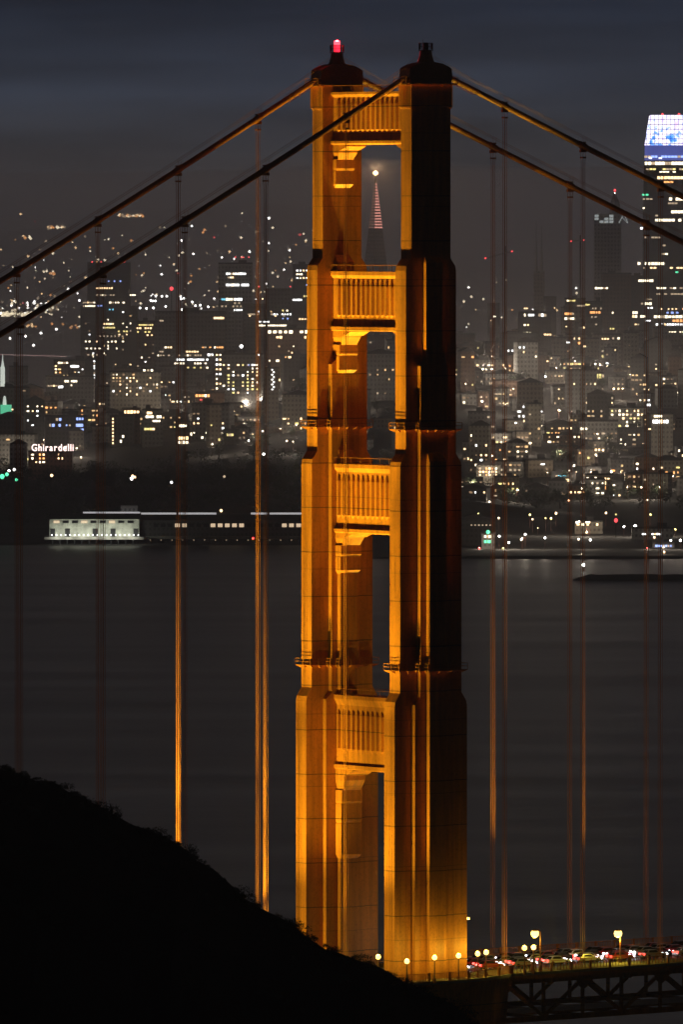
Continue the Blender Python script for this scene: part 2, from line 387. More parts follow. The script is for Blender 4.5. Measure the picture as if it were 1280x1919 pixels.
# beacons on the pedestals
def beacon(cv, lit):
    m = MB(); zb = zy(98); y = -cv
    m.lathe([(.9, zb), (1.0, zb + .08), (1.0, zb + .16), (.5, zb + .2)], 12, (0, y, 0))
    for k in range(8):
        a = k * math.pi / 4; p = (1.15 * math.cos(a), y + 1.15 * math.sin(a))
        m.tube([(p[0], p[1], zb), (p[0], p[1], zb + 1.35)], .05, 5)
        a2 = a + math.pi / 4
        for z in (zb + .75, zb + 1.3): m.bar((*p, z), (1.15 * math.cos(a2), y + 1.15 * math.sin(a2), z), .06, .06)
        m.bar((.8 * math.cos(a), y + .8 * math.sin(a), zb + .05), (*p, zb + .05), .06, .06)
    for dx in (-1.15, 1.15): m.box(dx - .13, dx + .13, y - .12, y + .12, zb + .3, zb + 1.25)
    m.tube([(-.35, y + .3, zb), (-.35, y + .3, zb + 1.95)], .035, 4)
    o = m.obj('beacon_frame', LAMPPOST, tower)
    m = MB(); m.lathe([(.42, zb + .2), (.46, zb + .35), (.46, zb + 1.25), (.3, zb + 1.4)], 12, (0, y, 0))
    if lit:
        m.obj('beacon_lens', REDG, o)
        m = MB(); m.lathe([(.30, zb + 1.38), (.52, zb + 1.42), (.50, zb + 1.9), (.15, zb + 2.1)], 12, (0, y, 0)); m.obj('beacon_bulb', HOTR, o)
        lamp_light('beacon_light', 'POINT', (0, y, zb + 2.3), (1, .03, .05), 2200, o, .3)
    else: m.obj('beacon_lens', DARK, o)
beacon(-HV, True); beacon(HV, False)

# portal struts
STR = [  # y of: slab top, cornice bottom, rib top end, rib taper end, rib bottom start, rib bottom end, flange top, flange bottom ; offset, half width, corbel rings
 dict(t=172, c0=176.5, c1=182, r0=183, r1=195, r2=243, r3=247.5, f0=264, f1=271, off=0, hw=1.8, cb=(271, 274, 281, 286, 298, 315, 320, 345, 352)),
 dict(t=509, c0=516, c1=522, r0=523, r1=537, r2=591, r3=596, f0=613, f1=620.5, off=1.07, hw=1.8, cb=(620.5, 622, 630, 633, 646.6, 664, 668, 694.4, 700.6)),
 dict(t=871, c0=878, c1=886, r0=889, r1=903, r2=967.5, r3=974.5, f0=993, f1=1001, off=1.8, hw=2.0, cb=(1001, 1002, 1009, 1011, 1024, 1041.5, 1045.4, 1071.5, 1078.6)),
 dict(t=1306, c0=1313, c1=1325, r0=1332, r1=1342, r2=1407, r3=1415, f0=1437, f1=1446, off=2.1, hw=2.0, cb=(1446, 1448, 1457, 1467, 1485, 1507, 1511, 1543, 1548)),
]
for si, S in enumerate(STR):
    Z = {k: (zy(v) if k not in ('off', 'hw', 'cb') else v) for k, v in S.items()}
    us = 1.75; m = MB(); ve = 12.35
    # cross section of one side (x outward), lofted along v
    p = .50
    sec = [(us + p, Z['t']), (us + p, Z['c0']), (us, Z['c1']), (us, Z['f0'] + .02), (us + p, Z['f0']), (us + p, Z['f1'] + .22), (us + p - .25, Z['f1'])]
    full = [(-x, z) for x, z in sec][::-1] + [(us * .0 + x, z) for x, z in sec]
    full = [(x, z) for x, z in sec] + [(-x, z) for x, z in sec][::-1]
    m.ring([[(x, y, z) for x, z in full] for y in (-ve, ve)])
    # pleats
    for sgn in (-1, 1):
        for i in range(15):
            yc = (i - 7) * 1.49; hb = .72; dp = .46; x = sgn * (us - .02)
            def tri(z, k): return [(x, yc - hb * k - .001, z), (x + sgn * (dp * k + .02), yc - hb * .86 * k, z), (x, yc + hb * k + .001, z)]
            m.ring([tri(Z['r0'], .03), tri(Z['r1'], 1), tri(Z['r2'], 1), tri(Z['r3'], .03)])
    # low parapet rail on top
    o = m.obj('portal_strut', STEEL, tower)
    m = MB()
    for sgn in (-1, 1):
        x = sgn * (us + .35)
        m.bar((x, -ve, Z['t'] + 1.05), (x, ve, Z['t'] + 1.05), .05, .05)
        for i in range(9): y = -ve + .6 + i * (2 * ve - 1.2) / 8; m.bar((x, y, Z['t']), (x, y, Z['t'] + 1.05), .05, .05)
    m.obj('handrail', STEEL, o)
    # corbels under both ends
    for sg in (-1, 1):
        m = MB(); vb = 12.1
        q = [zy(y) for y in S['cb']]; off = S['off']; hw = S['hw']
        rings = [(q[0] - .003, 4.5, hw), (q[1], 4.5, hw), (q[2], 2.6, hw), (q[2] - .02, 1.95, hw), (q[3], 1.85, hw), (q[4], 1.15, hw - .35), (q[4] - .04, 1.06, hw - .03), (q[5], 1.04, hw - .02), (q[6], .86, hw - .1), (q[6] - .06, .86, hw - .04)]
        if si < 3: rings += [(q[7], .85, hw - .04), (q[8], .15, hw - .35)]
        else: rings += [(q[7], .84, hw - .02), (q[8], .72, hw - .12), (q[8] - .08, .8, hw - .03), (zy(1607), .8, hw - .03), (zy(1616), .1, hw - .4)]
        rr = []
        for z, P, h in rings:
            va = vb + .4; vi = vb - (P + off)
            rr.append([(-h, sg * va, z), (h, sg * va, z), (h, sg * vi, z), (-h, sg * vi, z)])
        m.ring(rr); m.obj('corbel', STEEL, o)

# maintenance walkways ringing the legs
def outline(hu, grow):
    """plan outline of a leg with its two stepped ribs"""
    c = CELL; h0, h1, h2 = hu
    pts = [(-h0 * c, -1.5 * c), (-h1 * c, -1.5 * c), (-h1 * c, -2.5 * c), (-h2 * c, -2.5 * c), (-h2 * c, -3.5 * c)]
    g = grow
    return [(-h0 * c - g, -1.5 * c - g), (-h1 * c - g, -1.5 * c - g), (-h1 * c - g, -2.5 * c - g), (-h2 * c - g, -2.5 * c - g), (-h2 * c - g, -3.5 * c - g)]
def full_outline(hu, g):
    q = outline(hu, g); a = q; b2 = [(-x, y) for x, y in q][::-1]; c2 = [(-x, -y) for x, y in q]; d2 = [(x, -y) for x, y in q][::-1]
    return a + b2 + c2 + d2
for cv in (-HV, HV):
    for zf, hu in ((129.9, (5.5, 2.5, 1.5)), (169.0, (4.5, 2.5, 2.5))):
        if hu[1] == hu[2]: o_in = [(x, max(-2.5 * CELL - .02, min(2.5 * CELL + .02, y))) for x, y in full_outline(hu, .02)]; o_out = [(x, max(-2.5 * CELL - .72, min(2.5 * CELL + .72, y))) for x, y in full_outline(hu, .72)]
        else: o_in = full_outline(hu, .02); o_out = full_outline(hu, .72)
        m = MB()
        sub = []
        for i in range(len(o_out)):
            a, b2 = o_out[i], o_out[(i + 1) % len(o_out)]
            if (Vector(a) - Vector(b2)).length > .05: sub.append((a, b2, o_in[i], o_in[(i + 1) % len(o_in)]))
        for a, b2, ai, bi in sub:
            k = len(m.v); m.v += [(a[0], a[1] - cv, zf), (b2[0], b2[1] - cv, zf), (bi[0], bi[1] - cv, zf), (ai[0], ai[1] - cv, zf)]
            m.v += [(a[0], a[1] - cv, zf - .08), (b2[0], b2[1] - cv, zf - .08), (bi[0], bi[1] - cv, zf - .08), (ai[0], ai[1] - cv, zf - .08)]
            for f in ((0, 1, 2, 3), (4, 7, 6, 5), (0, 4, 5, 1)): m.face([k + i for i in f])
        w_ = m.obj('maintenance_walkway', STEEL, tower)
        m = MB()
        for a, b2, ai, bi in sub:
            for hgt in (.55, 1.05): m.bar((a[0], a[1] - cv, zf + hgt), (b2[0], b2[1] - cv, zf + hgt), .07, .07)
            n_ = max(1, round((Vector(a) - Vector(b2)).length / 1.9))
            for i in range(n_):
                t = i / n_; px_, py_ = a[0] + (b2[0] - a[0]) * t, a[1] + (b2[1] - a[1]) * t
                ix, iy = ai[0] + (bi[0] - ai[0]) * t, ai[1] + (bi[1] - ai[1]) * t
                m.bar((px_, py_ - cv, zf), (px_, py_ - cv, zf + 1.05), .07, .07)
                dx, dy = ix - px_, iy - py_; ln = math.hypot(dx, dy) or 1; nx_, ny_ = -dy / ln * .05, dx / ln * .05
                pts = [(px_, py_ - cv, zf - .09), (ix, iy - cv, zf - .09), (ix, iy - cv, zf - .52)]
                mb = MB(); mb.ring([[(p[0] + nx_ * s_, p[1] + ny_ * s_, p[2]) for p in pts] for s_ in (-1, 1)]); mb.obj('bracket', STEEL, w_)
        m.obj('railing', STEEL, w_)
# ladders on the north faces
for cv in (-HV, HV):
    m = MB(); x = -2.5 * CELL - .18; y = -cv - 2.0 * CELL
    for s_ in (-.25, .25): m.bar((x, y + s_, 131), (x, y + s_, 137.5), .06, .06)
    for k in range(20): m.bar((x, y - .25, 131.2 + k * .33), (x, y + .25, 131.2 + k * .33), .05, .05)
    m.obj('ladder', DARK, tower)
# concrete pier
m = MB()
m.box(-13, 13, -24, 24, -12, 11.99); m.box(-11, 11, -21.5, 21.5, 12.0, 13.2)
m.obj('pier', CONC, tower)

# ================================================================== CABLES
def cz(u):
    return (228.2 + .5717 * u + 3.6e-4 * u * u) if u < 0 else (228.0 - .4289 * u + 9.2e-5 * u * u)
for v, lab, lab2 in ((HV, 'near main suspension cable passing over the unlit black tower top', 'near'), (-HV, 'farther main suspension cable passing below the red beacon tower top', 'far')):
    root = thing('main_cable', lab, 'cable', (OX, 0, 0), RZ, 'main cables over the tower')
    for s_, U in ((-1, 118), (1, 150)):
        m = MB(); us_ = [s_ * (3.2 + (U - 3.2) * i / 30) for i in range(31)]
        m.tube([BL(u, v, cz(u)) for u in us_], .47, 14); m.obj('cable_span', CABLE, root)
        m = MB()
        for side in (-.55, .55):
            m.tube([BL(s_ * 1.2, v + side * .8, zy(107))] + [BL(u, v + side, cz(u) + 1.55) for u in us_[1:]], .028, 4)
        for k in range(1, 10):
            u = s_ * 15.24 * k
            for side in (-.55, .55): m.tube([BL(u + .3, v + side * .6, cz(u) + .3), BL(u + .3, v + side, cz(u) + 1.6)], .035, 4)
        m.obj('hand_rope', CABLE, root)
        # inspection grille where the cable leaves the saddle
        m = MB()
        for k in range(7):
            u = s_ * (3.8 + k * .95)
            m.bar(BL(u, v - .8, cz(u) - .55), BL(u, v + .8, cz(u) - .55), .06, .06)
            for side in (-.8, .8): m.bar(BL(u, v + side, cz(u) - .55), BL(u + .1 * s_, v + side, cz(u) + .5), .06, .06)
        for side in (-.8, .8):
            for dz in (-.55, .5): m.bar(BL(s_ * 3.8, v + side, cz(s_ * 3.8) + dz), BL(s_ * 9.5, v + side, cz(s_ * 9.5) + dz), .06, .06)
        m.obj('cable_guard', STEEL, root)
# suspenders
sus = {}
names = {-1: ('left', {1: 'nearest the tower leg', 2: 'second out', 3: 'third out', 4: 'fourth out', 5: 'fifth out', 6: 'sixth out', 7: 'seventh out'}),
         1: ('right', {1: 'nearest the tower leg', 2: 'second out', 3: 'third out', 4: 'fourth out', 5: 'fifth out', 6: 'sixth out'})}
for v in (HV, -HV):
    for k in (-6, -5, -4, -3, -2, -1, 1, 2, 3, 4, 5):
        u = 15.24 * k
        if v > 0 and k in (-6, 4, 5): continue
        if v < 0 and k in (-5, -6): continue
        s_ = -1 if k < 0 else 1
        side, o_ = names[s_]
        lab = 'suspender ropes, %s on the %s, under the %s main cable' % (o_[abs(k)], side, 'near' if v > 0 else 'farther')
        root = thing('suspender', lab, 'suspender', BW(u, v, cz(u)), RZ, 'suspenders hanging from the main cables')
        zt = cz(u); zb = zdeck(u) - .5
        for du in (-.24, .24):
            for dv in (-.36, .36):
                m = MB(); m.tube([(du, dv * .9, .1), (du, dv, -1.6), (du * .8, dv * .7, -3), (du, dv * .75, zb - zt)], .038, 5)
                m.obj('rope', ROPE, root)
        m = MB(); sl = (cz(u + .5) - cz(u - .5))
        rings = []
        for t_, r_ in ((-.75, .5), (-.72, .60), (-.25, .66), (.25, .66), (.72, .60), (.75, .5)):
            rings.append([(t_, r_ * math.cos(a), t_ * sl + r_ * math.sin(a)) for a in [i * math.pi / 7 for i in range(14)]])
        m.ring(rings)
        m.box(-.55, .55, -.28, .28, -1.0 , -.5); m.box(-.32, .32, -.5, .5, .5, .72)
        m.box(-.34, .34, -.42, .42, -2.0, -1.75)
        m.obj('cable_band', CABLE, root)

# ================================================================== DECK
deck = thing('bridge_deck', 'bridge road deck with orange truss below, running right from the tower', 'bridge deck', (OX, 0, 0), RZ)
U0, U1 = -120.0, 130.0
def slab(m, u0, u1, v0, v1, dz0, dz1):
    m.ring([[BL(u, v0, zdeck(u) + dz0), BL(u, v1, zdeck(u) + dz0), BL(u, v1, zdeck(u) + dz1), BL(u, v0, zdeck(u) + dz1)] for u in (u0, u1)])
m = MB(); slab(m, U0, U1, -9.3, 9.3, -.55, 0); m.obj('roadway', ASPH, deck)
m = MB()
for v in (-6.2, -3.1, 3.1, 6.2):
    u = U0
    while u < U1: slab(m, u, u + 3, v - .06, v + .06, .004, .012); u += 9
for v in (-.12, .12): slab(m, U0, U1, v - .05, v + .05, .004, .012)
m.obj('lane_markings', PAINTW, deck)
for sg in (-1, 1):
    m = MB()
    if sg > 0:
        slab(m, U0, -9.5, 9.32, 16.9, -.30, .17); slab(m, -9.5, 9.5, 9.32, 10.0, -.3, .17); slab(m, 9.5, U1, 9.32, 16.9, -.30, .17)
    else:
        slab(m, U0, -9.5, -16.9, -9.32, -.30, .17); slab(m, -9.5, 9.5, -10.0, -9.32, -.3, .17); slab(m, 9.5, U1, -16.9, -9.32, -.3, .17)
    m.obj('sidewalk', WALK, deck)
# widened sidewalk bays around the tower legs, with a solid skirt
BAY = [(-14.5, 16.9), (-10.5, 19.2), (-6, 20.9), (0, 21.3), (6, 20.9), (10.5, 19.2), (14.5, 16.9)]
for sg in (-1, 1):
    m = MB(); top, bot = .18, -.35
    ring1 = [BL(u, sg * v, zdeck(u) + top) for u, v in BAY] + [BL(9.4, sg * 17.6, zdeck(9) + top), BL(-9.4, sg * 17.6, zdeck(-9) + top)]
    ring0 = [(p[0], p[1], p[2] - .55) for p in ring1]
    m.ring([ring0, ring1]); m.obj('sidewalk_bay', WALK, deck)
    m = MB()
    for (ua, va), (ub, vb) in zip(BAY, BAY[1:]):
        n_ = 5
        m.ring([[BL(ua, sg * (va - .5 - k), zdeck(ua) - .4 - h), BL(ub, sg * (vb - .5 - k), zdeck(ub) - .4 - h), BL(ub, sg * (vb - .8 - k), zdeck(ub) - .4 - h), BL(ua, sg * (va - .8 - k), zdeck(ua) - .4 - h)] for h, k in ((0, 0), (1.2, .25), (7.0, .9))])
    m.obj('bay_skirt', STEEL, deck)
# truss
for sg in (-1, 1):
    vt = 13.7
    m = MB(); slab(m, U0, U1, sg * vt - .35, sg * vt + .35, -1.9, -.9); m.obj('top_chord', STEEL, deck)
    m = MB(); slab(m, U0, U1, sg * vt - .38, sg * vt + .38, -8.2, -7.3); m.obj('bottom_chord', STEEL, deck)
    m = MB(); slab(m, U0 if sg else 0, -14.4, sg * 16.6 - .12, sg * 16.9, -.95, -.31); slab(m, 14.4, U1, sg * 16.6 - .12, sg * 16.9, -.95, -.31); m.obj('edge_girder', STEEL, deck)
    k = -15
    while k <= 16:
        u = 7.62 * k
        m = MB(); m.bar(BL(u, sg * vt, zdeck(u) - 1.8), BL(u, sg * vt, zdeck(u) - 7.4), .5, .45); m.obj('truss_post', STEEL, deck)
        un = u + 7.62; up = (k % 2 == 0)
        za, zb2 = (zdeck(u) - 1.7, zdeck(un) - 7.5) if up else (zdeck(u) - 7.5, zdeck(un) - 1.7)
        m = MB(); m.bar(BL(u, sg * vt, za), BL(un, sg * vt, zb2), .55, .5); m.obj('truss_diagonal', STEEL, deck)
        if up:
            m = MB(); uu = u
            m.ring([[BL(uu + a_, sg * (vt + o_), zdeck(uu) + b_) for a_, b_ in ((-1.5, -1.7), (1.5, -1.7), (.9, -2.9), (.3, -3.3), (-.3, -3.3), (-.9, -2.9))] for o_ in (.29, .33)])
            m.obj('gusset_plate', STEEL, deck)
        k += 1
for k in range(-15, 17):
    u = 7.62 * k
    if abs(u) < 8: continue
    m = MB(); m.bar(BL(u, -16.5, zdeck(u) - 1.25), BL(u, 16.5, zdeck(u) - 1.25), .35, 1.2); m.obj('floor_beam', STEEL, deck)
    m = MB(); m.bar(BL(u, -13.4, zdeck(u) - 7.75), BL(u, 13.4, zdeck(u) - 7.75), .4, .6); m.obj('bottom_strut', STEEL, deck)
m = MB(); slab(m, 20, U1, 1, 12.5, -7.2, -7.05); slab(m, 20, U1, 12.3, 12.5, -7.04, -6.9); m.obj('service_walkway', STEEL, deck)

# railings on the sidewalk edges: one thing per stretch
def railing(pts, label, step=.32, hgt=1.25, posts=3.8, dark=STEEL):
    root = thing('railing', label, 'railing', (OX, 0, 0), RZ, 'railings along the bridge deck')
    mp_, mt = MB(), MB(); acc = 0
    for a, b2 in zip(pts, pts[1:]):
        A, B2 = Vector(a), Vector(b2); ln = (B2 - A).length
        mt.bar(A + Vector((0, 0, hgt)), B2 + Vector((0, 0, hgt)), .14, .10); mt.bar(A + Vector((0, 0, .14)), B2 + Vector((0, 0, .14)), .08, .08)
        s_ = 0
        while s_ < ln:
            p = A.lerp(B2, s_ / ln); mp_.bar(p + Vector((0, 0, .14)), p + Vector((0, 0, hgt)), .05, .09); s_ += step
    mt.obj('rail', dark, root); mp_.obj('balusters', dark, root)
    total = 0; nxt = .2
    for a, b2 in zip(pts, pts[1:]):
        A, B2 = Vector(a), Vector(b2); ln = (B2 - A).length
        while nxt < total + ln:
            p = A.lerp(B2, (nxt - total) / ln); m = MB(); m.box(p.x - .16, p.x + .16, p.y - .13, p.y + .13, p.z - .5, p.z + hgt + .12); m.obj('post', dark, root); nxt += posts
        total += ln
    return root
for sg, nm_ in ((1, 'near'), (-1, 'far')):
    bay = [BL(u, sg * (v - .18), zdeck(u) + .18) for u, v in BAY]
    railing(bay, 'railing curving around the %s tower leg on its widened sidewalk' % nm_)
    railing([BL(14.6, sg * 16.75, zdeck(14.6) + .17), BL(U1, sg * 16.75, zdeck(U1) + .17)], 'straight railing on the %s edge of the bridge deck right of the tower' % nm_, step=.32 if sg < 0 else .6, posts=7.62 / 2)
    railing([BL(U0, sg * 16.75, zdeck(U0) + .17), BL(-14.6, sg * 16.75, zdeck(-14.6) + .17)], 'straight railing on the %s edge of the bridge deck left of the tower' % nm_, step=.8, posts=7.62)
# low steel barrier between sidewalk and traffic
for sg, nm_ in ((1, 'near'), (-1, 'far')):
    root = thing('traffic_barrier', 'low open steel barrier between traffic lanes and the %s sidewalk' % nm_, 'barrier', (OX, 0, 0), RZ)
    m = MB()
    for h in (.6, 1.0): m.bar(BL(U0, sg * 9.6, zdeck(U0) + .17 + h), BL(U1, sg * 9.6, zdeck(U1) + .17 + h), .08, .08)
    m.obj('rail', STEEL, root)
    m = MB(); u = U0
    while u < U1: m.bar(BL(u, sg * 9.6, zdeck(u) + .17), BL(u, sg * 9.6, zdeck(u) + 1.17), .08, .08); u += 2.54
    m.obj('posts', STEEL, root)

# ------------------------------------------------------------------ lamps on the bridge
def short_lamp(u, v, label, hgt=3.4, power=620, mat=GLOBE):
    z = zdeck(u) + .17
    root = thing('street_lamp', label, 'street lamp', BW(u, v, z), RZ, 'amber lamps on the bridge')
    m = MB(); m.lathe([(.28, -.3), (.26, .45), (.15, .6), (.11, 1.2), (.085, hgt - .35), (.16, hgt - .28), (.12, hgt - .2)], 8); m.obj('post', LAMPPOST, root)
    m = MB(); m.lathe([(.12, hgt - .25), (.34, hgt - .1), (.42, hgt + .15), (.34, hgt + .42), (.10, hgt + .56)], 12); g = m.obj('lamp_globe', mat, root)
    if power: lamp_light('lamp_light', 'POINT', (0, 0, hgt + .85), SODIUM, power, root, .25)
    return root
def upix(x, v): # u of a point on plane v seen at pixel column x
    lo, hi = -60, 90
    for _ in range(40):
        mid = (lo + hi) / 2; p = BW(mid, v, 80)
        if 640 + F * p.x / (p.y + D) < x: lo = mid
        else: hi = mid
    return (lo + hi) / 2
short_lamp(upix(763, 20.6), 20.6, 'amber globe lamp, leftmost on the curved railing before the near tower leg', 3.35)
short_lamp(upix(815, 21.1), 21.1, 'amber globe lamp on the curved railing in front of the middle of the tower leg', 3.7)
short_lamp(upix(860, 20.6), 20.6, 'amber globe lamp on the curved railing at the right edge of the tower leg', 3.7)
short_lamp(upix(896, 18.3), 18.3, 'lower amber globe lamp of the pair just right of the tower leg', 3.6)
short_lamp(upix(912, 16.9), 16.9, 'higher amber globe lamp of the pair just right of the tower leg', 3.6)
short_lamp(upix(984, 16.9), 16.9, 'small amber globe lamp left of the tall bright street lamp', 3.9)
short_lamp(upix(1001, 16.9), 16.9, 'dim amber lamp on a short post beside the tall street lamp', 3.9, 150, GLOBEDIM)
short_lamp(upix(709, 9.9), 9.9, 'amber globe lamp seen in the slot between the tower legs', 3.4, 500)
def tall_lamp(u, v, label, hgt, power, arm=1.4, direction=-1):
    z = zdeck(u) + .17
    root = thing('street_lamp', label, 'street lamp', BW(u, v, z), RZ, 'amber lamps on the bridge')
    m = MB(); m.lathe([(.32, -.1), (.30, .9), (.17, 1.1), (.12, hgt * .6), (.09, hgt)], 8)
    m.tube([(0, 0, hgt - .1), (direction * arm * .4, 0, hgt + .25), (direction * arm, 0, hgt + .3)], .07, 6); m.obj('post', LAMPPOST, root)
    m = MB(); x = direction * (arm + .1); m.lathe([(.18, hgt + .35), (.38, hgt + .2), (.42, hgt + .05)], 10, (x, 0, 0)); m.obj('lamp_hood', LAMPPOST, root)
    m = MB(); m.lathe([(.2, hgt - 1.05), (.56, hgt - .75), (.68, hgt - .35), (.56, hgt + .04)], 12, (x, 0, 0)); m.obj('lamp_lens', GLOBE, root)
    lamp_light('lamp_light', 'POINT', (x, 0, hgt - 1.35), SODIUM, power, root, .35)
tall_lamp(upix(1014, 16.4), 16.4, 'tall amber street lamp with a hooked arm, brightest of the lamp cluster', 6.6, 700, 1.0)
tall_lamp(upix(1164, 10.5), 10.5, 'starry amber street lamp standing alone toward the right edge', 5.2, 1300, .35)
# wall lamp on the tower
z = wp(871, 1724, BW(2, 17, 0).y).z
o = thing('wall_lamp', 'small amber lamp fixed on the right edge of the near tower leg', 'wall lamp', BW(7.35, 14.4, z), RZ)
m = MB(); m.bar((-.35, 0, .1), (.35, 0, .1), .1, .1); m.box(-.42, -.35, -.2, .2, -.15, .35); m.obj('bracket', LAMPPOST, o)
m = MB(); m.lathe([(.10, -.25), (.32, -.15), (.30, .05), (.1, .12)], 10, (.35, 0, 0)); m.obj('lamp_glass', GLOBE, o)
lamp_light('lamp_light', 'POINT', (.5, 0, -.6), SODIUM, 500, o, .2)
# red marker light hanging between two suspenders
p = wp(474, 1010, BW(-15.24, -HV, 0).y)
o = thing('marker_light', 'small red marker light on the bright suspender left of the tower', 'marker light', p, RZ)
m = MB(); m.box(-.15, .45, -.05, .05, -.28, -.2); m.lathe([(.16, -.2), (.16, -.05)], 8); m.obj('bracket', DARK, o)
m = MB(); m.lathe([(.14, -.05), (.2, .1), (.1, .28)], 10); m.obj('lens', REDS, o)

# ------------------------------------------------------------------ floodlights on the deck aimed up at the tower
def flood(u, v, target, power, ang, blend, label, col_=SODIUM):
    z = zdeck(u) + .17
    root = thing('floodlight', label, 'floodlight', BW(u, v, z), RZ, 'floodlights aimed up at the tower')
    m = MB(); m.box(-.3, .3, -.3, .3, 0, .12); m.bar((0, -.28, .1), (0, -.28, .75), .08, .06); m.bar((0, .28, .1), (0, .28, .75), .08, .06); m.obj('mount', DARK, root)
    d = (BW(*target) - BW(u, v, z + .7)).normalized()
    loc = Vector((d.x * SA + d.y * CA, -(d.x * CA - d.y * SA), d.z))
    c = Vector((0, 0, .7)); m = MB(); m.tube([c - loc * .25, c - loc * .1, c + loc * .22], .2, 12, rr=[.12, .22, .3]); m.obj('housing', DARK, root)
    l_ = bpy.data.lights.new('flood_beam', 'SPOT'); l_.energy = power; l_.color = col_; l_.spot_size = R(ang); l_.spot_blend = blend; l_.shadow_soft_size = .22
    lo = bpy.data.objects.new('flood_beam', l_); col.objects.link(lo); lo.location = BW(u, v, z + .7) + d * .3
    lo.rotation_euler = (BW(*target) - lo.location).to_track_quat('-Z', 'Y').to_euler()
    return root
for v, nm_ in ((12.6, 'near'), (-13.0, 'far')):
    flood(-39, v, (-7, v * 1.08, 90), 60000, 46, .9, 'lowest floodlight left of the tower by the %s kerb, aimed at the leg foot' % nm_)
    flood(-40.5, v, (-6, v * 1.07, 108), 230000, 36, .9, 'low floodlight left of the tower by the %s kerb, aimed at the lower legs' % nm_)
    flood(-42, v, (-5, v * 1.06, 150), 950000, 26, .9, 'middle floodlight left of the tower by the %s kerb, aimed at the middle legs' % nm_)
    flood(-43.5, v, (-4, v * 1.05, 205), 2000000, 17.5, .9, 'high floodlight left of the tower by the %s kerb, aimed at the upper legs' % nm_)
    flood(43, v, (4, v, 190), 800000, 30, .9, 'high floodlight right of the tower by the %s kerb, aimed at the upper legs' % nm_)
flood(-34, 3.5, (-2, -8, 130), 70000, 60, .9, 'wide fill floodlight added in the middle of the deck left of the tower')  # mid-deck floods are added as fill for the inner leg walls
flood(-35, 2.0, (-2, -4, 190), 420000, 26, .9, 'narrow fill floodlight added in the middle of the deck left of the tower')
flood(38, 3.5, (2, -8, 150), 50000, 60, .9, 'wide fill floodlight added in the middle of the deck right of the tower')

# ------------------------------------------------------------------ cars
CARC = [pm('silver_car_paint', (.4, .4, .42), .3, .6), pm('dark_car_paint', (.03, .03, .035), .3, .3), pm('white_car_paint', (.7, .7, .7), .3), pm('red_car_paint', (.35, .02, .02), .3, .2)]
GL = pm('car_glass', (.02, .02, .025), .1); TY = pm('tyre_rubber', (.02, .02, .02), .8)
HEAD = pm('headlight_glass', (.9, .9, .9), .3, emit=(.95, .93, 1), es=26); TAIL = pm('tail_light_glass', (.8, .05, .05), .3, emit=(1, .06, .04), es=7)
def car_meshes():
    d = {}
    m = MB(); sec = [(-2.2, .35, .85), (-2.25, .55, .88), (-2.1, .82, .88), (-1.2, .95, .88), (1.5, .98, .88), (2.15, .92, .86), (2.25, .55, .84), (2.2, .35, .82)]
    m.ring([[(x, y * w_, z) for x, z, w_ in sec] for y in (-1, 1)])
    m.ring([[(-1.0, -.76, .93), (1.7, -.76, .95), (1.25, -.62, 1.44), (-.25, -.62, 1.46)], [(-1.0, .76, .93), (1.7, .76, .95), (1.25, .62, 1.44), (-.25, .62, 1.46)]])
    d['body'] = m
    m = MB()
    for sg in (-1, 1):
        k = len(m.v); m.v += [(-.75, sg * .745, .99), (1.4, sg * .745, .99), (1.12, sg * .655, 1.38), (-.2, sg * .655, 1.38)]; m.face([k, k + 1, k + 2, k + 3])
    k = len(m.v); m.v += [(-1.0, -.66, .99), (-1.0, .66, .99), (-.3, .56, 1.42), (-.3, -.56, 1.42)]; m.face([k, k + 1, k + 2, k + 3])
    k = len(m.v); m.v += [(1.68, -.66, .99), (1.68, .66, .99), (1.3, .56, 1.40), (1.3, -.56, 1.40)]; m.face([k, k + 1, k + 2, k + 3])
    d['windows'] = m
    m = MB(); m.ring([[(.33 * math.cos(a), y, .33 * math.sin(a)) for a in [i * math.pi / 7 for i in range(14)]] for y in (-.1, .1)]); d['wheel'] = m
    m = MB(); m.box(-.05, .06, -.27, .27, -.13, .13); d['lamp'] = m
    return {k: v for k, v in d.items()}
cm = car_meshes(); bodies = [cm['body'].mesh('body', c) for c in CARC]
cwin = cm['windows'].mesh('windows', GL); cwh = cm['wheel'].mesh('wheel', TY); chd = cm['lamp'].mesh('headlight', HEAD); ctl = cm['lamp'].mesh('tail_light', TAIL)
def car(u, v, north, ci, label):
    rz = RZ if north else RZ + math.pi      # car front at local -x
    root = thing('car', label, 'car', BW(u, v, zdeck(u) + .012), rz, 'cars in slow traffic on the bridge')
    root.rotation_euler = (0, -math.atan(.022) if north else math.atan(.022), rz)
    link('body', bodies[ci], root); link('windows', cwin, root)
    for x in (-1.4, 1.35):
        for y in (-.8, .8): link('wheel', cwh, root, (x, y, .33))
    for y in (-.62, .62): link('headlight', chd, root, (-2.24, y, .68)); link('tail_light', ctl, root, (2.22, y, .78))
    return root
cn = ['silver', 'dark', 'white', 'red']; rg = random.Random(9); lanes = ((-7.6, True, 'farthest'), (-4.6, True, 'second farthest'), (-1.6, True, 'inner far'), (1.6, False, 'inner near'), (4.6, False, 'second nearest'))
for v, north, nm_ in lanes:
    u = 11 + rg.uniform(0, 3); k = 0
    while u < 68:
        ci = rg.choice([0, 1, 2, 3])
        car(u, v, north, ci, '%s car in the %s lane, %s from the tower, %s' % (cn[ci], nm_, ORD[k], 'headlights facing us' if north else 'red tail lights facing us'))
        u += rg.uniform(5.2, 6.0) if north else rg.uniform(6.0, 8.0); k += 1

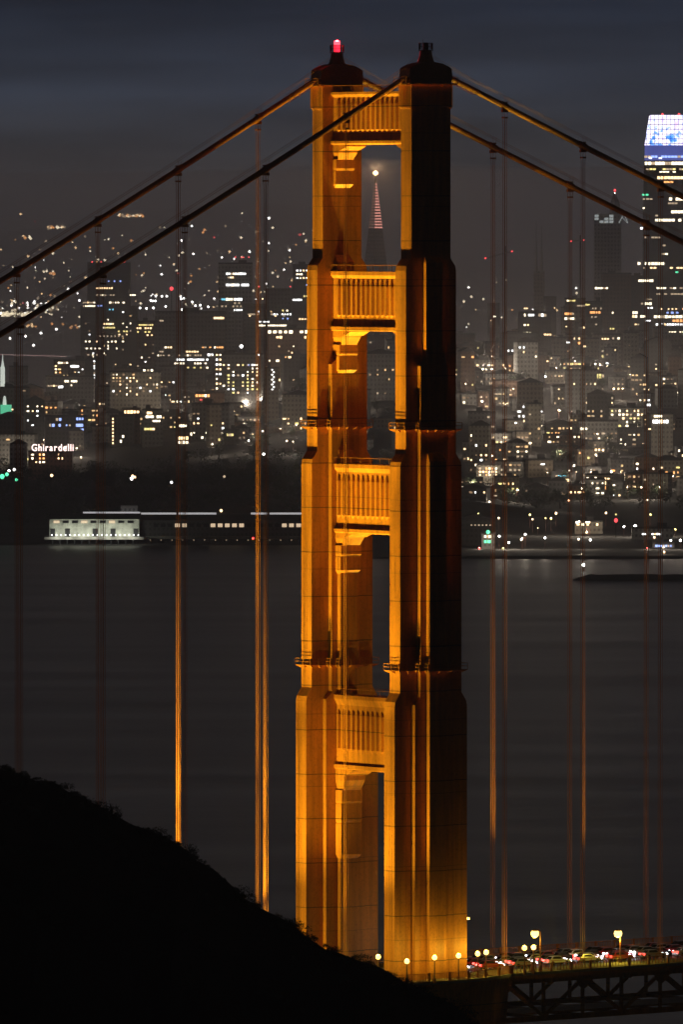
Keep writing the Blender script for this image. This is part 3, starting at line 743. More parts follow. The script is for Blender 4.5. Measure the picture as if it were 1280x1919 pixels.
# ================================================================== CITY
UNIT = MB(); UNIT.box(-.5, .5, -.10, .06, -.5, .5)
WMESH = {k: UNIT.mesh('window', m_) for k, m_ in WM.items()}
LAMPM = MB(); LAMPM.lathe([(.2, -.5), (.5, -.15), (.5, .15), (.2, .5)], 8)
LMESH = {k: LAMPM.mesh('lamp', m_) for k, m_ in WM.items()}
def add_win(root, lx, ly, lz, w_, h_, colr):
    o = link('window', WMESH[colr], root, (lx, ly, lz)); o.scale = (w_, 1, h_); return o
def body(root_name, label, cat, X, d, w_, dep, zb, zt, mat, yaw=0, roof='flat', group=None, steps=None):
    """a building as one wall mesh with its origin at the base centre of its front face"""
    m = MB(); h = zt - zb
    if steps:      # stacked blocks: (half width fraction left, right, top fraction)
        z0 = 0
        for (a, b_, c) in steps:
            m.box(a * w_ / 2, b_ * w_ / 2, 0.0 + .4 * (z0 > 0), dep - .4 * (z0 > 0), z0, h * c); z0 = h * c + .003
    else: m.box(-w_ / 2, w_ / 2, 0, dep, 0, h)
    o = link(root_name, m.mesh(root_name, mat), None, (X, d - D, zb), yaw)
    tag(o, label, cat, group)
    r = MB()
    if roof == 'flat':
        if not steps:
            for a in ((-w_ / 2 - .15, w_ / 2 + .15, -.15, .15), (-w_ / 2 - .15, w_ / 2 + .15, dep - .15, dep + .15), (-w_ / 2 - .15, -w_ / 2 + .15, .151, dep - .151), (w_ / 2 - .15, w_ / 2 + .15, .151, dep - .151)):
                r.box(a[0], a[1], a[2], a[3], h - .3, h + .7)
            if w_ > 9:
                q = random.uniform(-.25, .25) * w_; r.box(q - w_ * .12, q + w_ * .12, dep * .35, dep * .7, h + .01, h + random.uniform(1.8, 3.6))
    else:
        rh = min(3.5, w_ * .28)
        r.ring([[(-w_ / 2 - .4, y, h + .02), (w_ / 2 + .4, y, h + .02), (0, y, h + rh)] for y in (-.3, dep + .3)])
    if r.v: r.obj('roof', DARKROOF, o)
    return o
DARKROOF = pm('dark_roof', (.06, .055, .055), .9, noise=(.5, .2))
TRIM = pm('pale_trim', (.5, .48, .44), .8)

def px_building(name, label, cat, x0, x1, ytop, d, mat, rows=(), ybase=None, dep=25, steps=None, roof='flat', group=None, yaw=0):
    Xa, Xb = wp(x0, ytop, d - D).x, wp(x1, ytop, d - D).x; X = (Xa + Xb) / 2; w_ = Xb - Xa
    zb = land_z(X, d) - 4 if ybase is None else wp(x0, ybase, d - D).z
    zt = wp(x0, ytop, d - D).z
    o = body(name, label, cat, X, d, w_, dep, zb, zt, mat, yaw, roof, group, steps)
    s = F / d
    for (y, xa, xb, colr, pitch, ww, hh, p) in rows:
        x = xa
        while x <= xb:
            if RW.random() < p:
                q = wp(x, y, d - D)
                add_win(o, q.x - X, -.12, q.z - zb, ww / s * RW.uniform(.62, 1.05), hh / s * RW.uniform(.7, 1.0), colr if RW.random() < .85 else RW.choice(['pale', 'warm', 'dim']))
            x += pitch
    return o
RW = random.Random(21)
def rr(y, xa, xb, c='pale', pitch=5, w_=3.8, h_=3.2, p=.9): return (y, xa, xb, c, pitch, w_, h_, p)
def grid(x0, x1, y0, y1, dx, dy, p, cols=('pale', 'warm', 'white', 'dim', 'faint', 'amber'), w_=3, h_=3):
    out = []; y = y0
    while y <= y1:
        x = x0
        while x <= x1:
            if RW.random() < p: out.append((y, x, x, RW.choice(cols), 5, w_ * RW.uniform(.7, 1.2), h_ * RW.uniform(.8, 1.1), 1))
            x += dx
        y += dy
    return out
def red_lights(root, X, d, zb, pts, s_=1.3, colr='red'):
    for x, y in pts:
        q = wp(x, y, d - D); o = link('aviation_light', LMESH[colr], root, (q.x - X, 1, q.z - zb)); o.scale = (s_, s_, s_)

# --- named towers of the skyline
o = px_building('office_tower', 'dark stepped tower at the left with three red roof lights and a blue-lit floor', 'office tower', 150, 258, 492, 9200, FD['dark'],
    [rr(540, 182, 212, 'warm', 4.5), rr(553, 182, 215, 'dim', 5), rr(553, 244, 254, 'pale', 4), rr(567, 156, 182, 'dim', 4), rr(573.5, 156, 176, 'pale', 4), rr(567, 206, 234, 'pale', 5), rr(573, 183, 190, 'blue', 6),
     rr(580, 205, 236, 'cyan', 6, p=.7), rr(527, 203, 226, 'blue', 11, 3, 3, .7), rr(607, 195, 214, 'warm', 4, p=.8), rr(614, 193, 216, 'yellow', 4, p=.8), rr(621, 222, 240, 'yellow', 5, p=.8),
     rr(630, 180, 240, 'dim', 7, p=.5), rr(640, 160, 240, 'pale', 7, p=.4), rr(653, 162, 222, 'pale', 8, 4, 3, .8), rr(665, 165, 200, 'dim', 8, p=.7)] + grid(160, 250, 585, 690, 7, 7, .13),
    steps=[(-1, 1, .62), (-1, .98, .78), (-.76, .72, 1)], dep=40)
red_lights(o, o.location.x, 9200, o.location.z, [(172, 491), (189, 491), (232, 491)])
px_building('office_block', 'narrow block with yellow lit upper floors, right of the dark stepped tower', 'office block', 255, 289, 603, 8800, FD['brown'],
    [rr(609, 257, 286, 'yellow', 4), rr(615, 257, 286, 'warm', 5, p=.7), rr(622, 258, 284, 'yellow', 7, p=.7), rr(628, 260, 284, 'warm', 8, p=.6)] + grid(258, 286, 638, 720, 7, 8, .2), dep=30)
o = px_building('office_tower', 'white gridded office tower with two bright white floors and four red roof lights', 'office tower', 409, 472, 494, 9000, FD['white'],
    [rr(513, 425, 465, 'white', 4.2, 4, 4), rr(520, 428, 436, 'pale', 4), rr(534, 425, 467, 'white', 3.6, 3.6, 5), rr(561, 416, 420, 'cyan', 4), rr(561, 425, 434, 'pale', 4.5, 4, 5), rr(561, 440, 452, 'white', 4, 4, 5),
     rr(568, 440, 450, 'dim', 4), rr(574, 416, 452, 'dim', 7, p=.7), rr(581, 440, 452, 'white', 4), rr(553, 416, 440, 'green', 15, 3, 2, .8)], dep=35)
for i in range(5):
    m = MB(); x = -o.dimensions.x / 2 + .4 + i * 6.3; m.box(x, x + 1.1, -.5, -.01, 10, 118); c = m.obj('pier', TRIM, o)
red_lights(o, o.location.x, 9000, o.location.z, [(441, 482), (452, 482), (456, 482), (466, 482)], 1.1)
o = px_building('office_tower', 'broad dark office tower right of the white tower, red lights at its corners', 'office tower', 455, 548, 541, 8900, FD['grey'],
    [rr(589, 466, 486, 'dim', 3.5), rr(589, 509, 546, 'white', 5, p=.8), rr(582, 530, 538, 'yellow', 4), rr(603, 487, 504, 'white', 4), rr(610, 487, 543, 'pale', 4, p=.85), rr(597, 530, 541, 'blue', 9, 3, 3)] + grid(460, 545, 560, 700, 8, 8, .06), dep=35,
    steps=[(-1, 1, .9), (-.1, 1, 1)])
red_lights(o, o.location.x, 8900, o.location.z, [(485, 537), (544, 537)], 1.2)
px_building('office_block', 'wide dark block below the white tower with long bright lower floors', 'office block', 290, 422, 585, 8600, FD['grey'],
    [rr(596, 402, 418, 'warm', 4, 4, 5), rr(601, 296, 306, 'dim', 4), rr(651, 310, 322, 'warm', 5), rr(651, 380, 416, 'orange', 4.5, p=.85), rr(659, 350, 372, 'warm', 5), rr(659, 300, 304, 'dim', 4), rr(666, 296, 415, 'dim', 5, p=.6),
     rr(674, 328, 390, 'white', 4, 4, 3.6, .9), rr(681, 328, 352, 'pale', 5), rr(681, 365, 392, 'pale', 5), rr(689, 352, 398, 'yellow', 12, p=.8), rr(665, 385, 402, 'white', 6, 4.5, 4.5)], dep=35)
px_building('office_tower', 'slim tower partly behind the left tower leg with three short white rows', 'office tower', 548, 600, 497, 9100, FD['dark'],
    [rr(507, 557, 578, 'white', 6, p=.8), rr(514, 557, 566, 'pale', 4), rr(521, 557, 578, 'white', 6, p=.7), rr(555, 565, 585, 'yellow', 5, 4, 4), rr(562, 548, 564, 'white', 4, 4, 4), rr(598, 562, 580, 'warm', 5), rr(534, 575, 578, 'blue', 4)], dep=30)
px_building('apartment_tower', 'brown apartment tower left of the tower leg with two rows of warm bay windows', 'apartment tower', 500, 582, 617, 8350, FD['brown'],
    [rr(622, 505, 580, 'pale', 10, 7, 6, .9), rr(632, 520, 528, 'warm', 6, 5, 5), rr(632, 572, 580, 'warm', 6, 5, 5), rr(661, 547, 555, 'white', 7, 3.5, 3.5), rr(676, 520, 542, 'warm', 8, 6, 4), rr(676, 547, 568, 'warm', 8, 3.5, 4),
     rr(712, 518, 541, 'warm', 6, 5, 4), rr(712, 566, 580, 'pale', 7)] + grid(505, 580, 640, 740, 9, 9, .12), dep=22)
px_building('apartment_tower', 'bright apartment slab with many lit windows in a grid, below the white tower', 'apartment tower', 403, 492, 664, 8150, FD['grey'],
    grid(406, 414, 665, 742, 6.5, 9, .85, ('pale', 'white', 'warm'), 4, 4) + grid(419, 486, 684, 736, 9, 6.5, .62, ('pale', 'warm', 'white', 'yellow'), 4, 3.4) + [rr(684, 465, 478, 'blue', 12), rr(665, 484, 484, 'white', 5)], dep=20)
px_building('apartment_tower', 'thin pale tower with a zigzag column of white stair lights', 'apartment tower', 496, 522, 690, 8050, FD['tan'],
    [rr(693 + 4.6 * i, 510 + (i % 2) * 3, 510 + (i % 2) * 3, 'white', 5, 3.2, 3, 1) for i in range(9)], dep=14)
px_building('apartment_block', 'wide apartment block with columns of lit windows beside the second suspender pair', 'apartment block', 205, 300, 697, 8100, FD['cream'],
    grid(212, 298, 702, 745, 6.3, 6.2, .34, ('pale', 'warm', 'white', 'amber', 'faint'), 3.6, 3.4) + [rr(694, 270, 286, 'pale', 7, 5, 4.5)], dep=20)
px_building('apartment_block', 'mid-height block with warm lit upper rows near the far lit bridge', 'apartment block', 100, 165, 676, 8500, FD['tan'],
    [rr(680, 110, 126, 'pale', 5, 4.5, 3.5), rr(686.5, 133, 147, 'white', 4, 4.5, 4.5), rr(692, 104, 110, 'yellow', 6), rr(686, 104, 108, 'warm', 5), rr(698, 104, 108, 'warm', 5), rr(709, 110, 118, 'white', 4)] + grid(112, 160, 692, 712, 7, 6, .4, ('warm', 'orange', 'white')), dep=20)
px_building('apartment_block', 'low block with one long pale lit row under the warm-rowed block', 'apartment block', 85, 175, 706, 8300, FD['grey'],
    [rr(714.5, 122, 148, 'pale', 4, 4, 4), rr(723, 90, 112, 'dim', 5), rr(725, 111, 117, 'white', 4.5, 5, 4.5), rr(722, 133, 135, 'orange', 5)], dep=20)
px_building('tower_block', 'slender dark tower with a vertical string of white lights, left of the second suspender pair', 'tower block', 158, 186, 672, 8450, FD['dark'], [rr(677 + i * 4.4, 176, 176, 'white', 5, 2.6, 3, .9) for i in range(8)], dep=14)
# right of the tower
px_building('office_block', 'dark block right of the tower leg with one bright bluish white floor', 'office block', 972, 1034, 586, 8900, FD['dark'],
    [rr(590.5, 984, 1004, 'white', 4, 3.6, 5), rr(590.5, 1012, 1024, 'white', 5, 5, 6), rr(609, 984, 994, 'pale', 6), rr(624, 983, 995, 'pale', 5.5, 4, 4), rr(631, 983, 995, 'warm', 5.5, 4, 4), rr(638, 985, 994, 'yellow', 6, 4, 4), rr(627, 1022, 1032, 'warm', 5, 5, 4), rr(578, 984, 990, 'warm', 4)], dep=30)
px_building('office_tower', 'tall plain dark slab tower between two suspender pairs on the right', 'office tower', 1130, 1184, 513, 9000, FD['brown'], [rr(540, 1118, 1140, 'pale', 5, 5, 4), rr(586, 1149, 1152, 'pale', 5), rr(616, 1145, 1152, 'yellow', 5)], dep=35)
px_building('office_tower', 'lit glassy tower left of the blue-crowned skyscraper', 'office tower', 1183, 1231, 518, 9150, GLASST,
    [rr(526, 1199, 1226, 'pale', 4, 4, 4.5), rr(569, 1200, 1226, 'pale', 4, 4.4, 5), rr(561, 1213, 1224, 'dim', 4), rr(577, 1216, 1224, 'white', 6), rr(586, 1188, 1194, 'pale', 5, 5, 6), rr(593, 1188, 1212, 'pale', 5, 5, 5, .8), rr(601, 1213, 1222, 'white', 5), rr(608, 1192, 1200, 'dim', 5)], dep=30)
px_building('office_block', 'broad block with long rows of bright white windows under the blue-crowned skyscraper', 'office block', 1227, 1330, 588, 9000, FD['grey'],
    [rr(593.5, 1229, 1330, 'pale', 6.8, 6, 5.6, 1), rr(601, 1264, 1300, 'orange', 6.5, 6, 5, 1), rr(608, 1232, 1330, 'white', 5, 4, 4, .85), rr(586, 1252, 1275, 'blue', 9, 5, 4), rr(579, 1240, 1330, 'warm', 7, 3.5, 3, .5), rr(622, 1256, 1320, 'pale', 5, 4, 2.5, .8)], dep=40)
px_building('apartment_block', 'broad tan block with two rows of warm windows at its left, lower right', 'apartment block', 1062, 1165, 627, 8650, FD['cream'],
    [rr(634.5, 1066, 1112, 'warm', 5, 4, 4.5, .9), rr(643, 1086, 1110, 'orange', 5, 4.5, 5, .9), rr(635, 1130, 1140, 'warm', 5), rr(634, 1150, 1162, 'white', 5, 4.5, 4.5), rr(657, 1100, 1112, 'warm', 6), rr(668, 1130, 1140, 'yellow', 5, 4, 4), rr(658, 1130, 1138, 'dim', 5)] , dep=22)
px_building('apartment_block', 'dark block with an amber lit square at its top, right hillside', 'apartment block', 1112, 1176, 699, 8200, FD['dark'],
    [rr(705, 1120, 1136, 'yellow', 5.4, 5, 9, 1), rr(714, 1076, 1100, 'warm', 6, 4, 3.5)], dep=16)
px_building('apartment_tower', 'pale tower crossing behind the third suspender pair with warm corner windows', 'apartment tower', 1060, 1098, 560, 8800, FD['tan'], [rr(563.5, 1061, 1078, 'yellow', 4), rr(588, 1061, 1076, 'orange', 4.5, 4.5, 4.5), rr(597, 1061, 1076, 'pale', 4.5, 4.5, 4.5), rr(573, 1084, 1096, 'dim', 4)] + grid(1062, 1096, 605, 625, 7, 7, .3), dep=20)
px_building('office_tower', 'squat tower with a salmon coloured lit floor, left of the plain slab tower', 'office tower', 1098, 1130, 566, 8850, FD['dark'], [rr(585.5, 1109, 1128, 'orange', 5, 5, 5, 1), rr(571, 1096, 1106, 'yellow', 4), rr(578, 1112, 1128, 'dim', 5), rr(594, 1110, 1122, 'dim', 7), rr(608, 1112, 1122, 'dim', 6)], dep=20)

# --- generated mid-rises behind the hill
OCC = [(588, 604), (770, 842)]
def hidden(x): return any(a <= x <= b_ for a, b_ in OCC)
HX = [36, 187, 338, 486, 575]; HXR = [868, 940, 1083, 1224]
def zone(x):
    if x < 36: return 'left of the first suspender pair'
    if x < 187: return 'between suspender pairs one and two'
    if x < 338: return 'between suspender pairs two and three'
    if x < 486: return 'between suspender pairs three and four'
    if x < 600: return 'just left of the tower'
    if x < 770: return 'seen through the tower portal'
    if x < 940: return 'just right of the tower'
    if x < 1083: return 'in the first wide gap right'
    if x < 1224: return 'in the second wide gap right'
    return 'right of the last suspender pair'
gen = []     # (object, band, zone, x, facade, lit)
def gen_building(x, wpx, d, h, fac, band, p_lit, colset, kind, roofk, nmax=14, yaw=None):
    X = (x - 640) * d / F; w_ = wpx * d / F; gz = land_z(X, d)
    yaw = RW.uniform(-.28, .28) if yaw is None else yaw
    dep = RW.uniform(10, 16) if d < 8450 else RW.uniform(18, 30)
    o = body(kind, None, None, X, d, w_, dep, gz - 5, gz + h, FD[fac], yaw, roofk)
    fl = 3.3; nf = max(1, int(h / fl)); nb = max(1, int(w_ / 2.7)); n_ = 0; rowlit = RW.random() < .25
    for f in range(nf):
        rowp = p_lit * (3 if rowlit and RW.random() < .25 else 1); c0 = RW.choice(colset)
        for b_ in range(nb):
            if RW.random() < rowp and n_ < nmax:
                c = c0 if RW.random() < .5 else RW.choice(colset)
                add_win(o, -w_ / 2 + (b_ + .5) * w_ / nb, -.12, 5 + f * fl + 1.8, RW.choice([.8, 1.0, 1.2, 1.5, 2.3]) * RW.uniform(.85, 1.1), RW.uniform(.8, 1.5), c); n_ += 1
    y_ = 400 + (HC - gz - h) * F / d
    gen.append((o, band, zone(x), x, fac, n_, kind, nf, y_))
    return o
HANDX = [(150, 292), (290, 422), (403, 600), (972, 1034), (1060, 1300)]
down = []
for d, step, hmin, hmax in ((9500, 34, 55, 130), (9250, 30, 45, 100), (9000, 31, 50, 95), (8750, 34, 24, 62), (8550, 36, 12, 44)):
    x = -12 + RW.uniform(0, 20)
    while x < 1290:
        wpx = RW.uniform(18, 44)
        xc = x + wpx / 2
        k = 1.0 if xc > 860 else (.72 if xc > 300 else .8)
        if not hidden(xc) and not (8900 < d < 9100 and 150 < xc < 470) and RW.random() < .72 and not (d > 9100 and xc < 300):
            h = RW.uniform(hmin, hmax) * k
            gen_building(xc, wpx, d + RW.uniform(-60, 60), h, RW.choice(['dark', 'grey', 'brown', 'tan', 'cream', 'grey']), 'skyline', .11 if d > 8900 else .16,
                         ['pale', 'white', 'warm', 'amber', 'faint', 'dim', 'yellow', 'warm', 'faint'], 'city_block', 'flat', 12, RW.uniform(-.1, .1))
        x += step * RW.uniform(.7, 1.5)
# --- houses and apartment blocks on the hillside
def wooded(x, y): # the dark woods of the bluff and the park
    if 165 < x < 575 and y > 826 + 26 * math.sin(x * .017): return True
    if x < 170 and y > 870: return True
    if x > 850 and 925 < y < 962: return True
    return False
for d in (7390, 7470, 7550, 7630, 7710, 7790, 7870, 7950, 8030, 8110, 8190, 8270, 8360):
    x = -15 + RW.uniform(0, 25)
    while x < 1292:
        wpx = RW.uniform(20, 52) if RW.random() < .8 else RW.uniform(52, 88); xc = x + wpx / 2; X = (xc - 640) * d / F
        y_ = 400 + (HC - land_z(X, d)) * F / d
        if not hidden(xc) and not wooded(xc, y_ - 12) and RW.random() < (.80 if xc > 850 or y_ < 820 else .62):
            tall = RW.random() < .16; h = RW.uniform(18, 34) if tall else RW.uniform(6.5, 14)
            band = 'hilltop' if d > 8150 else 'upper slope' if d > 7900 else 'middle slope' if d > 7680 else 'lower slope'
            dens = .44 if xc > 850 else .33
            if 590 < xc < 770: dens = .12
            gen_building(xc, wpx, d + RW.uniform(-25, 25), h, RW.choice(['cream', 'grey', 'brown', 'white', 'dark', 'tan', 'grey', 'dark']), band, dens * RW.choice([.2, .6, 1, 1.5]),
                         RW.choice([['warm', 'pale', 'dim', 'faint', 'amber'], ['warm', 'orange', 'yellow', 'amber'], ['pale', 'white', 'warm', 'faint'], ['warm', 'dim', 'faint', 'amber'], ['faint', 'amber', 'dim']]), 'apartment_house' if (tall or wpx > 40) else 'house', 'flat' if RW.random() < .7 else 'gable', 13)
        x += wpx * RW.uniform(.9, 1.55)
# labels that single each one out: ordinal within its band and rope gap
from collections import defaultdict
grp = defaultdict(list)
for g in gen: grp[(g[1], g[2])].append(g)
for (band, zn), gl in grp.items():
    gl.sort(key=lambda g: g[3])
    for i, g in enumerate(gl):
        o, _, _, x, fac, n_, kind, nf, y_ = g
        lit = 'unlit' if n_ == 0 else ('one-window-lit' if n_ == 1 else (WORDS[n_] + '-window-lit' if n_ < 6 else 'brightly lit'))
        kk = {'city_block': 'block', 'apartment_house': 'apartments', 'house': 'house'}[kind]
        where = {'skyline': 'skyline', 'hilltop': 'hilltop', 'upper slope': 'upper slope', 'middle slope': 'middle slope', 'lower slope': 'lower slope'}[band]
        o['label'] = '%s %s %s, %s from left on %s, %s' % (lit, fac, kk, ORD[min(i, 27)], where, zn)
        o['category'] = {'city_block': 'tower block', 'apartment_house': 'apartment house', 'house': 'house'}[kind]
        o['group'] = {'city_block': 'blocks of the downtown skyline', 'apartment_house': 'apartment houses on the hillside', 'house': 'houses on the hillside'}[kind]

# --- special buildings on the slopes (lit features)
px_building('apartment_house', 'low house with blue lit windows left of the second suspender pair', 'apartment house', 84, 162, 780, 7900, FD['dark'],
    [rr(786, 106, 113, 'blue', 6, 5, 6), rr(797, 93, 113, 'blue', 6, 5, 6, .9), rr(797, 124, 131, 'blue', 6), rr(785, 144, 154, 'blue', 5, 4, 5), rr(797, 144, 154, 'blue', 4.5, 4.5, 6, 1), rr(805, 144, 154, 'blue', 5, 4, 4)], dep=14)
px_building('apartment_house', 'house with two warm lit rows just right of the second suspender pair', 'apartment house', 228, 262, 766, 7900, FD['brown'], [rr(772, 234, 258, 'warm', 6, 5.4, 6, .9)], dep=12)
px_building('apartment_house', 'staggered house with stacked warm windows, left of the third suspender pair', 'apartment house', 266, 304, 768, 7850, FD['grey'],
    [rr(774, 272, 284, 'warm', 5, 5, 5), rr(781, 275, 300, 'pale', 5, 5, 5), rr(789, 283, 300, 'pale', 5, 5, 4), rr(804, 272, 290, 'yellow', 5, 5, 5)], dep=12)
px_building('apartment_house', 'dark house with a bright stair column and lit corner, left slope', 'apartment house', 205, 250, 780, 7880, FD['dark'], [rr(785 + 6.5 * i, 211, 211, 'warm', 5, 3, 4, .9) for i in range(8)] + [rr(818, 220, 232, 'pale', 5, 5, 5), rr(827, 226, 232, 'pale', 5, 5, 5)], dep=12)
px_building('apartment_house', 'stack of warm lit bay windows behind the third suspender pair', 'apartment house', 328, 356, 790, 7850, FD['brown'],
    [rr(798, 338, 352, 'pale', 5, 4.5, 5), rr(821, 335, 352, 'warm', 5, 4.5, 6, 1), rr(829, 335, 350, 'pale', 5, 4.5, 6, 1), rr(845.5, 335, 352, 'yellow', 5, 4.5, 6, 1)], dep=12)
px_building('apartment_house', 'house with two rows of warm windows right of the third suspender pair', 'apartment house', 350, 385, 800, 7880, FD['tan'], [rr(805.5, 364, 380, 'warm', 5.4, 5, 5, 1), rr(813.5, 352, 380, 'pale', 5.2, 5, 6, .95)], dep=12)
px_building('apartment_house', 'restaurant-like low building with red and orange lit windows, centre left', 'building', 366, 420, 736, 8000, FD['brown'],
    [rr(741.5, 368, 394, 'orange', 5.6, 5.4, 6, 1), rr(749, 376, 384, 'red', 5, 4, 3), rr(759, 380, 396, 'orange', 5, 4, 5), rr(768, 395, 418, 'orange', 6, 5, 5, 1)], dep=14)
px_building('apartment_house', 'small house with a single glowing yellow window above the dark wood', 'house', 418, 448, 806, 7820, FD['dark'], [rr(815, 426, 437, 'yellow', 4.5, 4.4, 6, 1)], dep=10)
px_building('church', 'pale floodlit church-like building low on the right slope', 'church', 893, 938, 872, 7600, FD['cream'], grid(900, 930, 878, 894, 6, 6, .8, ('warm', 'warm', 'orange'), 4, 4), dep=16, roof='gable')
px_building('apartment_house', 'warm lit facade with glowing ground floor on the right lower slope', 'apartment house', 1098, 1150, 890, 7560, FD['cream'],
    [rr(896, 1102, 1118, 'pale', 5, 4, 4), rr(897, 1135, 1146, 'warm', 6), rr(905, 1114, 1134, 'warm', 5, 4.6, 7, 1), rr(914, 1114, 1134, 'orange', 5, 4.6, 8, 1)], dep=14)
px_building('apartment_house', 'long terrace with a continuous warm lit row, lower right slope', 'apartment house', 1172, 1226, 888, 7580, FD['tan'], [rr(896, 1178, 1218, 'yellow', 4.6, 4.4, 4, 1), rr(908, 1198, 1212, 'warm', 6, 6, 6)], dep=14)
px_building('building', 'low dark building carrying a cyan lit strip sign, right lower slope', 'building', 1034, 1080, 886, 7600, FD['dark'], [rr(892, 1044, 1062, 'cyan', 4, 4.4, 3.2, 1), rr(900, 1060, 1066, 'yellow', 5, 5, 6, 1)], dep=14)
px_building('apartment_house', 'house with a cluster of very bright windows near the right edge', 'apartment house', 1222, 1262, 776, 7800, FD['cream'], [rr(780, 1229, 1240, 'pale', 5, 5, 5, 1), rr(790, 1226, 1252, 'white', 5, 5, 7, 1)], dep=12)
px_building('apartment_house', 'house with stacked bright windows beside the last suspender pair', 'apartment house', 1235, 1282, 655, 8350, FD['dark'], [rr(662, 1244, 1257, 'pale', 5, 5, 7, 1), rr(670.5, 1240, 1275, 'warm', 5, 4.5, 5, .95)], dep=14)
px_building('apartment_house', 'large pale block with scattered warm windows, right middle slope', 'apartment house', 1142, 1212, 764, 7950, FD['white'], grid(1148, 1206, 770, 800, 7, 7, .5, ('warm', 'pale', 'yellow'), 4, 4), dep=16)

# --- tall pointed pyramid tower
d = 9500; q = wp(704, 326, d - D); s = F / d; zt = q.z
o = thing('pyramid_skyscraper', 'slender pyramid skyscraper with pink lit floors and a glowing tip, seen through the portal', 'skyscraper', (q.x, q.y, 0), R(38))
k = (13.2 / s) / (104 / s) / 1.40 * 1.414 / 1.02
def pyr_ring(z, g=0): h = (zt - z) * k * .72 + g; return [(-h, -h, z), (h, -h, z), (h, h, z), (-h, h, z)]
m = MB(); m.ring([pyr_ring(4), pyr_ring(zt - 8 / s), pyr_ring(zt - .2)]); m.obj('wall', FD['cream'], o)
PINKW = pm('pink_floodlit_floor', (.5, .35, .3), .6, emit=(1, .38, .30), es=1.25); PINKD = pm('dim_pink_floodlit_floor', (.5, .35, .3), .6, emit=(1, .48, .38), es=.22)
i = 0; y = 344
while y < 430:
    za, zb = wp(704, y, d - D).z, wp(704, y + 2.4, d - D).z
    for fi, mt_ in ((1, PINKW), (0, PINKW)):
        ra, rb = pyr_ring(za, .12), pyr_ring(zb, .12); m = MB()
        a, b_ = (0, 1) if fi == 0 else (3, 0)
        m.v = [ra[a], ra[b_], rb[b_], rb[a]]; m.face([0, 1, 2, 3])
        m.obj('lit_floor', PINKD if fi else PINKW, o)
    y += 5.4
m = MB(); m.lathe([(.5, -1.6), (2.0, -.6), (2.1, .5), (.8, 1.7)], 10, (0, 0, zt + .4)); m.obj('tip_light', pm('tip_glass', (.8, .6, .4), .3, emit=(1, .58, .26), es=7), o)
lamp_light('tip_lamp', 'POINT', (0, 0, zt + 5), (1, .6, .3), 60000, o, .5)

# --- rounded skyscraper with an illuminated crown
d = 9300; cx = 1252; q = wp(cx, 215, d - D); s = F / d
o = thing('crowned_skyscraper', 'rounded skyscraper cut by the right edge, its crown glowing blue, white and pink', 'skyscraper', (q.x, q.y + 24, 0), 0)
def sup(r, z, n=28):
    pts = []
    for i in range(n):
        a = 2 * math.pi * i / n; c_, s_ = math.cos(a), math.sin(a); pts.append((r * math.copysign(abs(c_) ** .6, c_), r * math.copysign(abs(s_) ** .6, s_), z))
    return pts
def zz(y): return wp(cx, y, d - D).z
m = MB(); m.ring([sup(45 / s, 0), sup(45 / s, zz(400)), sup(43.5 / s, zz(340)), sup(42.6 / s, zz(301)), sup(41.5 / s, zz(300.5))]); m.obj('wall', GLASST, o)
cm_ = bpy.data.materials.new('led_crown_screen'); cm_.use_nodes = True; n, l = cm_.node_tree.nodes, cm_.node_tree.links; b = n['Principled BSDF']; cm_.cycles.emission_sampling = 'NONE'
t = n.new('ShaderNodeTexCoord'); x1 = n.new('ShaderNodeTexNoise'); x1.inputs['Scale'].default_value = .16; x1.inputs['Detail'].default_value = 3; l.new(t.outputs['Object'], x1.inputs['Vector'])
r_ = n.new('ShaderNodeValToRGB'); l.new(x1.outputs['Fac'], r_.inputs[0]); e = r_.color_ramp.elements
e[0].position = .30; e[0].color = (.02, .18, .75, 1); e[1].position = .72; e[1].color = (1, .45, .85, 1)
for p_, c_ in ((.40, (.15, .35, 1, 1)), (.46, (.75, .75, 1, 1)), (.55, (.95, .85, 1, 1)), (.64, (.6, .55, 1, 1))): q2 = e.new(p_); q2.color = c_
s3 = n.new('ShaderNodeSeparateXYZ'); l.new(t.outputs['Object'], s3.inputs[0])
def MM(op, a, bb):
    x = n.new('ShaderNodeMath'); x.operation = op
    for i, q3 in enumerate((a, bb)):
        if isinstance(q3, (int, float)): x.inputs[i].default_value = q3
        else: l.new(q3, x.inputs[i])
    return x.outputs[0]
gz_ = MM('GREATER_THAN', MM('FRACT', MM('DIVIDE', s3.outputs['Z'], 3.95), 0), .14); gx_ = MM('GREATER_THAN', MM('FRACT', MM('DIVIDE', MM('ADD', s3.outputs['X'], 400), 3.3), 0), .12)
l.new(MM('ADD', MM('MULTIPLY', MM('MULTIPLY', gz_, gx_), 2.0), .3), b.inputs['Emission Strength']); l.new(r_.outputs[0], b.inputs['Emission Color'])
b.inputs['Base Color'].default_value = (.1, .1, .15, 1)
m = MB(); m.ring([sup(42.4 / s, zz(271.8)), sup(38 / s, zz(245)), sup(32 / s, zz(216)), sup(30.5 / s, zz(215.3))]); m.v = [tuple(p) for p in m.v]
m = MB(); m.ring([sup(41.8 / s, zz(272)), sup(38.2 / s, zz(248)), sup(33 / s, zz(217)), sup(31.5 / s, zz(215.4))]); m.obj('crown_screen', cm_, o)
m = MB(); m.ring([sup(42 / s, zz(300.4)), sup(41.2 / s, zz(272.1))]); m.obj('crown_base', pm('blue_lit_band', (.1, .1, .2), .5, emit=(.16, .2, .75), es=.5), o)
